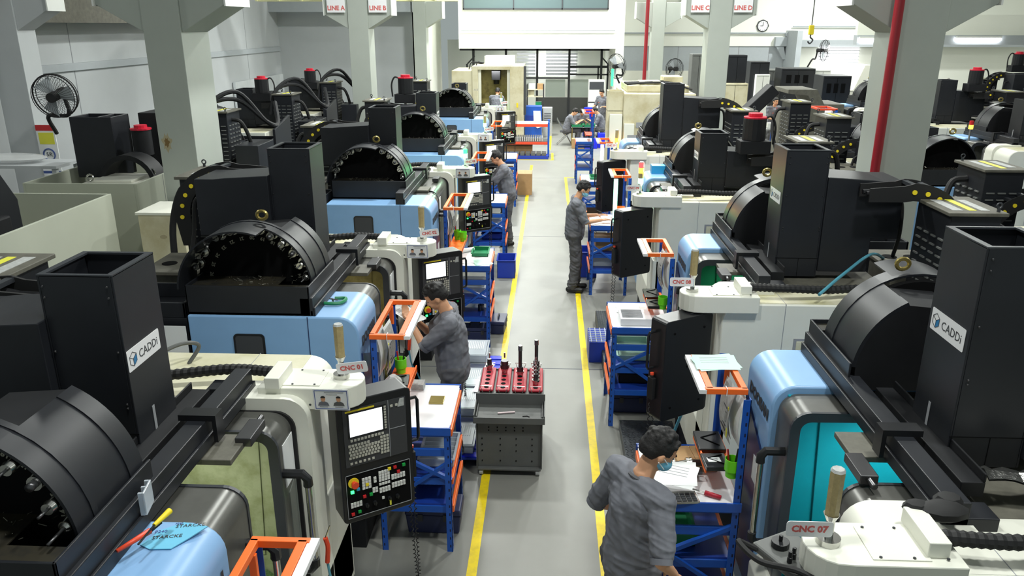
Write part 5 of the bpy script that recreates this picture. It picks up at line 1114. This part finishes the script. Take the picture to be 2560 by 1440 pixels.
t = cab(8.5, 9.4, 24, 1, 0, 2.0, 'creamclean', 'cream machine below the bright window'); obj('open_hood', MB().prism([(0, 2.0), (.45, 2.0), (.45, 2.7), (.25, 2.7)], 'y', 0, .9), 'creamclean', t, .01); obj('orange_mark', MB().box(-.46, -.4, -.02, 0, 1.4, 1.75), 'orange', t)
t = thing('chip_conveyor', (4.85, 20.2, 0), 'sloping dark chip conveyor rising beside the louvred cabinet', 'conveyor'); obj('chute', MB().prism([(-.5, 1.2), (-.2, 1.05), (.9, 2.2), (.7, 2.4)], 'y', 0, .5), 'blackrough', t, .02); obj('drive_box', MB().box(-.55, -.15, -.1, .3, 1.5, 1.75), 'black', t, .03); obj('conveyor_leg', MB().box(-.3, -.1, .1, .4, 0, 1.25), 'blackrough', t)
t = thing('lamp_frame_stand', (5.95, 17.2, 0), 'red lamp frame on blue posts beside the far light blue cover', 'bench'); obj('post', MB().box(.15, .2, 0, .05, 0, 2.1), 'rackblue', t); obj('post', MB().box(.15, .2, .6, .65, 0, 2.1), 'rackblue', t); obj('lamp_frame', MB().box(-.2, .2, 0, .04, 2.08, 2.12).box(-.2, .2, .6, .64, 2.08, 2.12).box(-.2, -.16, .04, .6, 2.08, 2.12).box(.16, .2, .04, .6, 2.08, 2.12), 'redorange', t, .004); obj('hanging_sheet', MB().box(.1, .14, .1, .5, 1.6, 2.06), 'paper', t)
for x, y, z, s_, l in ((7.3, 14.0, 1.9, 1, 'small red and amber signal tower beside the tall far machine'), (9.75, 14.6, 2.1, 1, 'small red and amber signal tower at the right edge')):
    t = thing('signal_tower', (x, y, z), l, 'signal lamp'); obj('tower_post', MB().cyl((0, 0, 0), (0, 0, .2), .015, n=8), 'steel', t); obj('amber_segment', MB().cyl((0, 0, .2), (0, 0, .27), .035, n=10), 'ledamber', t); obj('red_segment', MB().cyl((0, 0, .27), (0, 0, .34), .035, n=10), 'red', t)
t = thing('wall_speaker', (9.3, 32.75, 3.0), 'grey wall duct and small round speaker at the corner', 'duct'); obj('duct', MB().box(-.35, .1, 0, .25, 0, .35).prism([(-.3, 0), (0, 0), (.15, -.5), (.02, -.5)], 'y', .05, .2), 'wallgrey', t, .01); obj('speaker', MB().cyl((.15, -.02, .45), (.15, .2, .45), .12, n=14), 'wallgrey', t)
t = thing('exit_notice', (3.9, 8.985, 1.9), 'small red and yellow square notice low on the nearest right column', 'sign'); obj('sign_plate', MB().box(-.06, .06, 0, .012, -.06, .06), 'yellow', t); obj('sign_field', MB().box(-.045, .045, -.002, 0, -.045, .045), 'red', t)

t = thing('side_bench', (6.1, 23.2, 0), 'cluttered grey bench with a cyan cloth before the worker with the clipboard', 'bench')
obj('bench_top', MB().box(-.5, .5, -.3, .3, .95, 1.0), 'papergrey', t, .004)
for x in (-.45, .45):
    for y in (-.25, .25): obj('leg', MB().box(x - .02, x + .02, y - .02, y + .02, 0, .95), 'rackblue', t)
for x, y, s_, m_, l in ((-.3, 0, .16, 'wipe', 'crumpled cyan cloth on the cluttered grey bench'), (.05, .05, .1, 'yellow', 'small yellow box on the cluttered grey bench'), (.3, -.1, .18, 'white', 'white machine part on the cluttered grey bench')):
    q = obj('bench_item', MB().ball((0, 0, s_ * .4), (s_, s_ * .7, s_ * .4), 8) if m_ == 'wipe' else MB().box(-s_ / 2, s_ / 2, -s_ / 2, s_ / 2, 0, s_ * .8), m_, None, .01, label=l, cat='item'); q.location = (6.1 + x, 23.2 + y, 1.0)
# ---------------------------------------------------------------- people
def capsule(mb, a, b, r0, r1=None, sq=None):
    r1 = r0 if r1 is None else r1; mb.cyl(a, b, r0, r1, 12); mb.ball(tuple(a), r0, 12); mb.ball(tuple(b), r1, 12)
def remesh(mb, vox, name, m, parent, smooth=3, drop=None):
    me = bpy.data.meshes.new(name); me.from_pydata(mb.v, [], mb.f)
    o = bpy.data.objects.new(name, me); COL.objects.link(o)
    bm = bmesh.new(); bm.from_mesh(me); bmesh.ops.recalc_face_normals(bm, faces=bm.faces); bm.to_mesh(me); bm.free()
    q = o.modifiers.new('r', 'REMESH'); q.mode = 'VOXEL'; q.voxel_size = vox
    s = o.modifiers.new('s', 'SMOOTH'); s.factor = .5; s.iterations = smooth
    dg = bpy.context.evaluated_depsgraph_get(); n = bpy.data.meshes.new_from_object(o.evaluated_get(dg)); bpy.data.objects.remove(o)
    n.materials.clear(); n.materials.append(MT[m]); n.polygons.foreach_set('use_smooth', [True] * len(n.polygons))
    if name in ('shirt', 'trousers'):
        N_ = len(n.vertices); co = [0.0] * (3 * N_); n.vertices.foreach_get('co', co); no = [0.0] * (3 * N_); n.vertex_normals.foreach_get('vector', no)
        for k in range(0, 3 * N_, 3):
            x, y, z = co[k], co[k + 1], co[k + 2]
            f = NZ.noise((x * 9 + z * 5, y * 9 - z * 4, z * 13)) + .6 * NZ.noise((x * 24, y * 24, z * 16 + x * 14)); q = NZ.noise((x * 6 + 3, y * 6, z * 22 + y * 12))
            d = f * .009 - abs(q) * .011 + .004
            co[k] += no[k] * d; co[k + 1] += no[k + 1] * d; co[k + 2] += no[k + 2] * d
        n.vertices.foreach_set('co', co)
    o = bpy.data.objects.new(name, n); COL.objects.link(o); o.parent = parent; return o
def ell(mb, c, r, mx=None, n=16):
    T = mb.T; mb.T = (mx if mx is not None else M.Identity(4)); mb.ball(c, r, n); mb.T = T
def hand(mb, wr, d, palm, s=1, curl=.5, side=1):
    """wr wrist, d direction of the fingers, palm = normal of the palm; five fingers"""
    d = V(d).normalized(); pn = V(palm); pn = (pn - d * pn.dot(d)).normalized(); sd = d.cross(pn) * side
    c = V(wr)
    for t, w_ in ((.0, .022), (.03, .032), (.055, .036), (.08, .038)):
        for k in (-1, -.33, .33, 1): mb.ball(tuple(c + d * t * s + sd * k * w_ * s * .8), .0135 * s, 8)
    for k, L in ((-1, .062), (-.33, .074), (.33, .08), (1, .072)):
        p = c + d * .085 * s + sd * k * .029 * s; q = p; dd = d.copy()
        for j, f in enumerate((.42, .33, .25)):
            dd = (dd + pn * curl * .55).normalized(); q2 = q + dd * L * f * s; capsule(mb, q, q2, (.0095 - j * .0008) * s, (.0088 - j * .0008) * s); q = q2
    p = c + d * .02 * s + sd * .03 * s; p2 = p + (sd * .8 + d * .7 + pn * .3).normalized() * .038 * s; p3 = p2 + (d + pn * .5 + sd * .15).normalized() * .03 * s
    capsule(mb, p, p2, .013 * s, .0105 * s); capsule(mb, p2, p3, .0105 * s, .0085 * s)
def person(loc, rz, label, hL=None, hR=None, eL=None, eR=None, lean=0., nod=.3, turn=0., tw=0., seated=False, vox=.010, mask=False, sc=1.0, feet=((-.1, .0), (.1, .05)), fd=((0, 1), (0, 1)), palm=(0, 0, -1), curl=.5, z0=0, orangebar=True):
    """local frame: faces +y, left hand at -x"""
    t = thing('person', (*loc, z0), label, 'person', rz); t.scale = (sc,) * 3
    lz = .50 if seated else .92
    pel = V((0, -.0, lz)); L = M.Rotation(-lean, 3, 'X')
    up = lambda x, y, z: pel + L @ V((x, y, z))
    chest = up(0, 0, .33); neck = up(0, .0, .50); W_ = .185
    T_ = M.Rotation(tw, 3, 'Z'); sh = lambda s: up(0, 0, 0) + L @ (T_ @ V((s * W_, -.01, .44)))
    sL, sR = sh(-1), sh(1)
    hipL, hipR = pel + V((-.09, 0, -.03)), pel + V((.09, 0, -.03))
    if seated: kL, kR = V((-.14, .42, .5)), V((.14, .42, .5)); aL, aR = V((-.13, .36, .08)), V((.13, .4, .08))
    else:
        aL, aR = V((feet[0][0], feet[0][1], .085)), V((feet[1][0], feet[1][1], .085)); kL = (hipL + aL) / 2 + V((0, .035, .02)); kR = (hipR + aR) / 2 + V((0, .035, .02))
    hL = V(hL or (-.25, .08, lz - .08)); hR = V(hR or (.25, .08, lz - .08))
    def elbow(s, h, e, sg):
        if e: return V(e)
        d = h - s; l = d.length; a, b = .285, .255
        if l > a + b - .005: return s + d * .53
        x = (a * a - b * b + l * l) / (2 * l); hgt = math.sqrt(max(0, a * a - x * x)); dn = d.normalized()
        pole = V((sg * .45, -.25, -1)); pole = (pole - dn * pole.dot(dn)).normalized(); return s + dn * x + pole * hgt
    eLp, eRp = elbow(sL, hL, eL, -1), elbow(sR, hR, eR, 1)
    hd = neck + L @ V((0, .02, .045)); HR = M.Rotation(turn, 4, 'Z') @ M.Rotation(-(nod + lean), 4, 'X')
    HM = M.Translation(hd) @ HR
    # body: one continuous surface
    b = MB()
    capsule(b, pel, chest, .115, .12); capsule(b, hipL, kL, .078, .055); capsule(b, hipR, kR, .078, .055); capsule(b, kL, aL, .052, .036); capsule(b, kR, aR, .052, .036)
    for a_, f in ((aL, fd[0]), (aR, fd[1])): f = V((*f, 0)).normalized(); capsule(b, a_ - V((0, 0, .03)), a_ + f * .13 - V((0, 0, .05)), .034, .026)
    capsule(b, sL, sR, .055); capsule(b, sL, eLp, .046, .038); capsule(b, sR, eRp, .046, .038); capsule(b, eLp, hL, .038, .024); capsule(b, eRp, hR, .038, .024)
    capsule(b, chest, neck, .09, .055); capsule(b, neck - V((0, 0, .03)), HM @ V((0, .0, .03)), .056, .052)
    for s, e, h in ((-1, eLp, hL), (1, eRp, hR)): hand(b, h, (h - e), palm, 1, curl, s)
    b.T = HM
    b.ball((0, .005, .125), (.074, .092, .098), 20); b.ball((0, .03, .07), (.058, .066, .07), 16); b.ball((0, .06, .03), (.03, .03, .022), 10)
    b.ball((0, .098, .085), (.013, .018, .013), 8); b.cyl((0, .088, .12), (0, .10, .088), .007, .012, 8); b.ball((0, .082, .05), (.024, .012, .010), 8)
    b.ball((0, .085, .128), (.05, .012, .008), 8)
    for s in (-1, 1): b.ball((s * .076, .0, .095), (.010, .018, .030), 8); b.ball((s * .03, .07, .075), (.022, .022, .026), 8)
    body = remesh(b, vox, 'body', 'skin', t, 2)
    # hair
    h = MB(); h.T = HM
    h.ball((0, -.008, .142), (.083, .098, .09), 20); h.ball((0, -.045, .11), (.076, .062, .072), 16)
    for k in range(60):
        a = R.uniform(0, 2 * PI); e = R.uniform(.25, 1.45); c = V((.078 * math.cos(a) * math.cos(e), -.006 + .094 * math.sin(a) * math.cos(e), .148 + .082 * math.sin(e)))
        if c.y > .055 and c.z < .19: continue
        h.ball(tuple(c), R.uniform(.012, .02), 8)
    hr = remesh(h, max(.006, vox * .8), 'hair', 'hair', t, 1)
    # carve the face free of hair
    inv = HM.inverted(); bm = bmesh.new(); bm.from_mesh(hr.data)
    kill = [f for f in bm.faces if (lambda q: (q.y > .045 and q.z < .165) or q.z < .062 or (q.y > .0 and q.z < .115))(inv @ f.calc_center_median())]
    bmesh.ops.delete(bm, geom=kill, context='FACES'); bm.to_mesh(hr.data); bm.free()
    for s in (-1, 1):
        e = MB(); e.T = HM; e.ball((s * .030, .083, .112), (.013, .008, .006), 8); obj('eye', e, 'ink', t, smooth=True)
        e = MB(); e.T = HM; e.tube([(s * .016, .098, .132), (s * .046, .086, .134)], .004, 5); obj('eyebrow', e, 'hair', t)
    if mask:
        e = MB(); e.T = HM; e.ball((0, .048, .062), (.064, .07, .048), 16); m_ = obj('face_mask', e, 'mask', t, smooth=True)
        e = MB(); e.T = HM
        for s in (-1, 1): e.tube([(s * .058, .06, .08), (s * .08, .0, .11)], .003, 5).tube([(s * .058, .06, .045), (s * .082, -.005, .075)], .003, 5)
        obj('mask_loop', e, 'paper', m_)
    else:
        e = MB(); e.T = HM; e.ball((0, .095, .052), (.02, .006, .005), 8); obj('mouth', e, 'lip', t, smooth=True)
    # shirt
    c = MB(); capsule(c, pel + V((0, 0, -.03)), chest, .148, .150)
    for s in (-.05, .05): capsule(c, pel + V((s, 0, -.04)), up(s, 0, .36), .122, .122)
    capsule(c, sL, sR, .078); capsule(c, up(-.1, 0, .36), up(.1, 0, .36), .105); capsule(c, chest, neck - V((0, 0, .05)), .12, .07)
    ml, mr = sL.lerp(eLp, .82), sR.lerp(eRp, .82); capsule(c, sL, ml, .07, .066); capsule(c, sR, mr, .07, .066)
    st = remesh(c, vox, 'shirt', 'cloth', t, 2)
    k = MB(); k.T = M.Translation(neck - V((0, 0, .02)))@ L.to_4x4()
    k.tube([(.068 * math.cos(a), .062 * math.sin(a), .0 - .02 * math.sin(a)) for a in [i * PI / 9 + PI / 2 + .25 for i in range(17)]], .014, 6); obj('collar', k, 'clothdark', st, smooth=True)
    for nm, q, d_ in (('cuff', ml, (eLp - sL)), ('cuff', mr, (eRp - sR))):
        d_ = d_.normalized(); k = MB(); k.cyl(q + d_ * .035, q + d_ * .065, .058, .057, 16); obj(nm, k, 'cloth', st, smooth=True)
    if orangebar:
        for s in (1,): k = MB(); k.tube([up(s * .05, .148, .33), up(s * .08, .145, .325), up(s * .12, .125, .32)], .006, 5); obj('chest_stripe', k, 'orange', st)
    # trousers
    c = MB(); capsule(c, hipL, hipR, .115); capsule(c, hipL, kL, .098, .078); capsule(c, hipR, kR, .098, .078); capsule(c, kL, aL + V((0, 0, .02)), .078, .068); capsule(c, kR, aR + V((0, 0, .02)), .078, .068)
    capsule(c, pel + V((-.04, 0, 0)), pel + V((.04, 0, .0)), .12)
    for a_, k_ in ((aL, kL), (aR, kR)):
        for z in (.06, .12, .42): q = a_.lerp(k_, z * 1.6); c.tube([(q.x + .07 * math.cos(i * PI / 5), q.y + .07 * math.sin(i * PI / 5), q.z + .012 * math.sin(i * 2)) for i in range(11)], .012, 6)
    remesh(c, vox, 'trousers', 'clothdark', t, 2)
    for a_, f in ((aL, fd[0]), (aR, fd[1])):
        f = V((*f, 0)).normalized(); c = MB(); bb = V((a_.x, a_.y, .0)); 
        capsule(c, bb - f * .05 + V((0, 0, .05)), bb + f * .14 + V((0, 0, .042)), .046, .04); c.ball(tuple(bb + f * .06 + V((0, 0, .03))), (.05, .05, .03), 10)
        sh_ = remesh(c, .01, 'shoe', 'shoe', t, 2)
        for v in sh_.data.vertices: v.co.z = max(v.co.z, .004)
    return t
Q = PI / 2
person((-.80, 6.3), Q + .1, 'worker in grey coveralls reading a paper at the CNC 02 door, beside its pendant', hL=(-.05, .35, 1.36), hR=(.1, .33, 1.32), lean=.08, nod=.5, vox=.0075, palm=(0, -.2, 1), curl=.7, sc=1.03)
sheets((-1.19, 6.3, 1.43), .2, .28, 2, 'white papers held by the worker at the CNC 02 door', 1.2, 'paper', .35)
person((-.68, 13.75), Q + .15, 'worker in grey shirt leaning to the door of the fourth left machine', hL=(-.06, .5, 1.14), hR=(.12, .48, 1.08), lean=.22, nod=.4, vox=.010, curl=.6, sc=1.04)
person((.42, 11.2), -Q, 'standing worker with a blue face mask, hands over the white sheets on the bench', hL=(-.14, .34, 1.14), hR=(.1, .38, 1.12), lean=.06, nod=.5, vox=.009, mask=True, feet=((-.12, .04), (.1, -.02)), fd=((0, 1), (.1, 1)), palm=(0, 0, -1), curl=.3)
person((.50, 3.72), -Q + .55, 'near worker at lower right seen from behind with a face mask', hL=(-.2, .2, 1.02), hR=(.24, .10, .94), lean=.10, nod=.45, turn=-.35, vox=.006, mask=True, sc=1.04, curl=.6)
person((-1.75, 26.75), -.25, 'worker seen from behind leaning into the beige machine', hL=(-.15, .45, 1.2), hR=(.15, .48, 1.15), lean=.3, nod=.3, vox=.012, z0=.15, sc=1.0, mask=False)
person((.62, 26.42), -Q, 'seated worker in profile at the left of the inspection table', hL=(-.1, .46, .78), hR=(.1, .46, .78), lean=.35, nod=.4, seated=True, vox=.012)
person((1.15, 27.0), PI, 'seated worker facing the camera, bent over the green trays', hL=(-.1, .4, .76), hR=(.1, .4, .76), lean=.4, nod=.6, seated=True, vox=.012)
person((1.85, 26.75), Q, 'seated worker at the right end of the inspection table beside the beige machine', hL=(-.1, .44, .78), hR=(.1, .44, .78), lean=.3, nod=.5, seated=True, vox=.012)
person((1.95, 28.3), PI - .6, 'standing worker half hidden behind the seated ones near the air conditioner', hL=(-.2, .3, 1.1), hR=(.2, .3, 1.1), lean=.1, vox=.012)
person((6.98, 25.0), PI + .3, 'worker holding a dark red clipboard at the back right', hL=(-.1, .34, 1.08), hR=(.12, .32, 1.05), lean=.05, nod=.1, vox=.012)
t = thing('clipboard', (7.08, 24.65, 1.15), 'dark red clipboard held by the worker at the back right', 'clipboard'); obj('board', MB().box(-.12, .12, -.01, .01, 0, .26), 'maroon', t); obj('sheet', MB().box(-.1, .1, -.014, -.01, .05, .24), 'paper', t)
person((10.6, 27.5), -Q, 'worker seen from the side at the cream machine, half behind the column', hL=(-.1, .36, 1.1), hR=(.1, .36, 1.1), lean=.1, vox=.012)
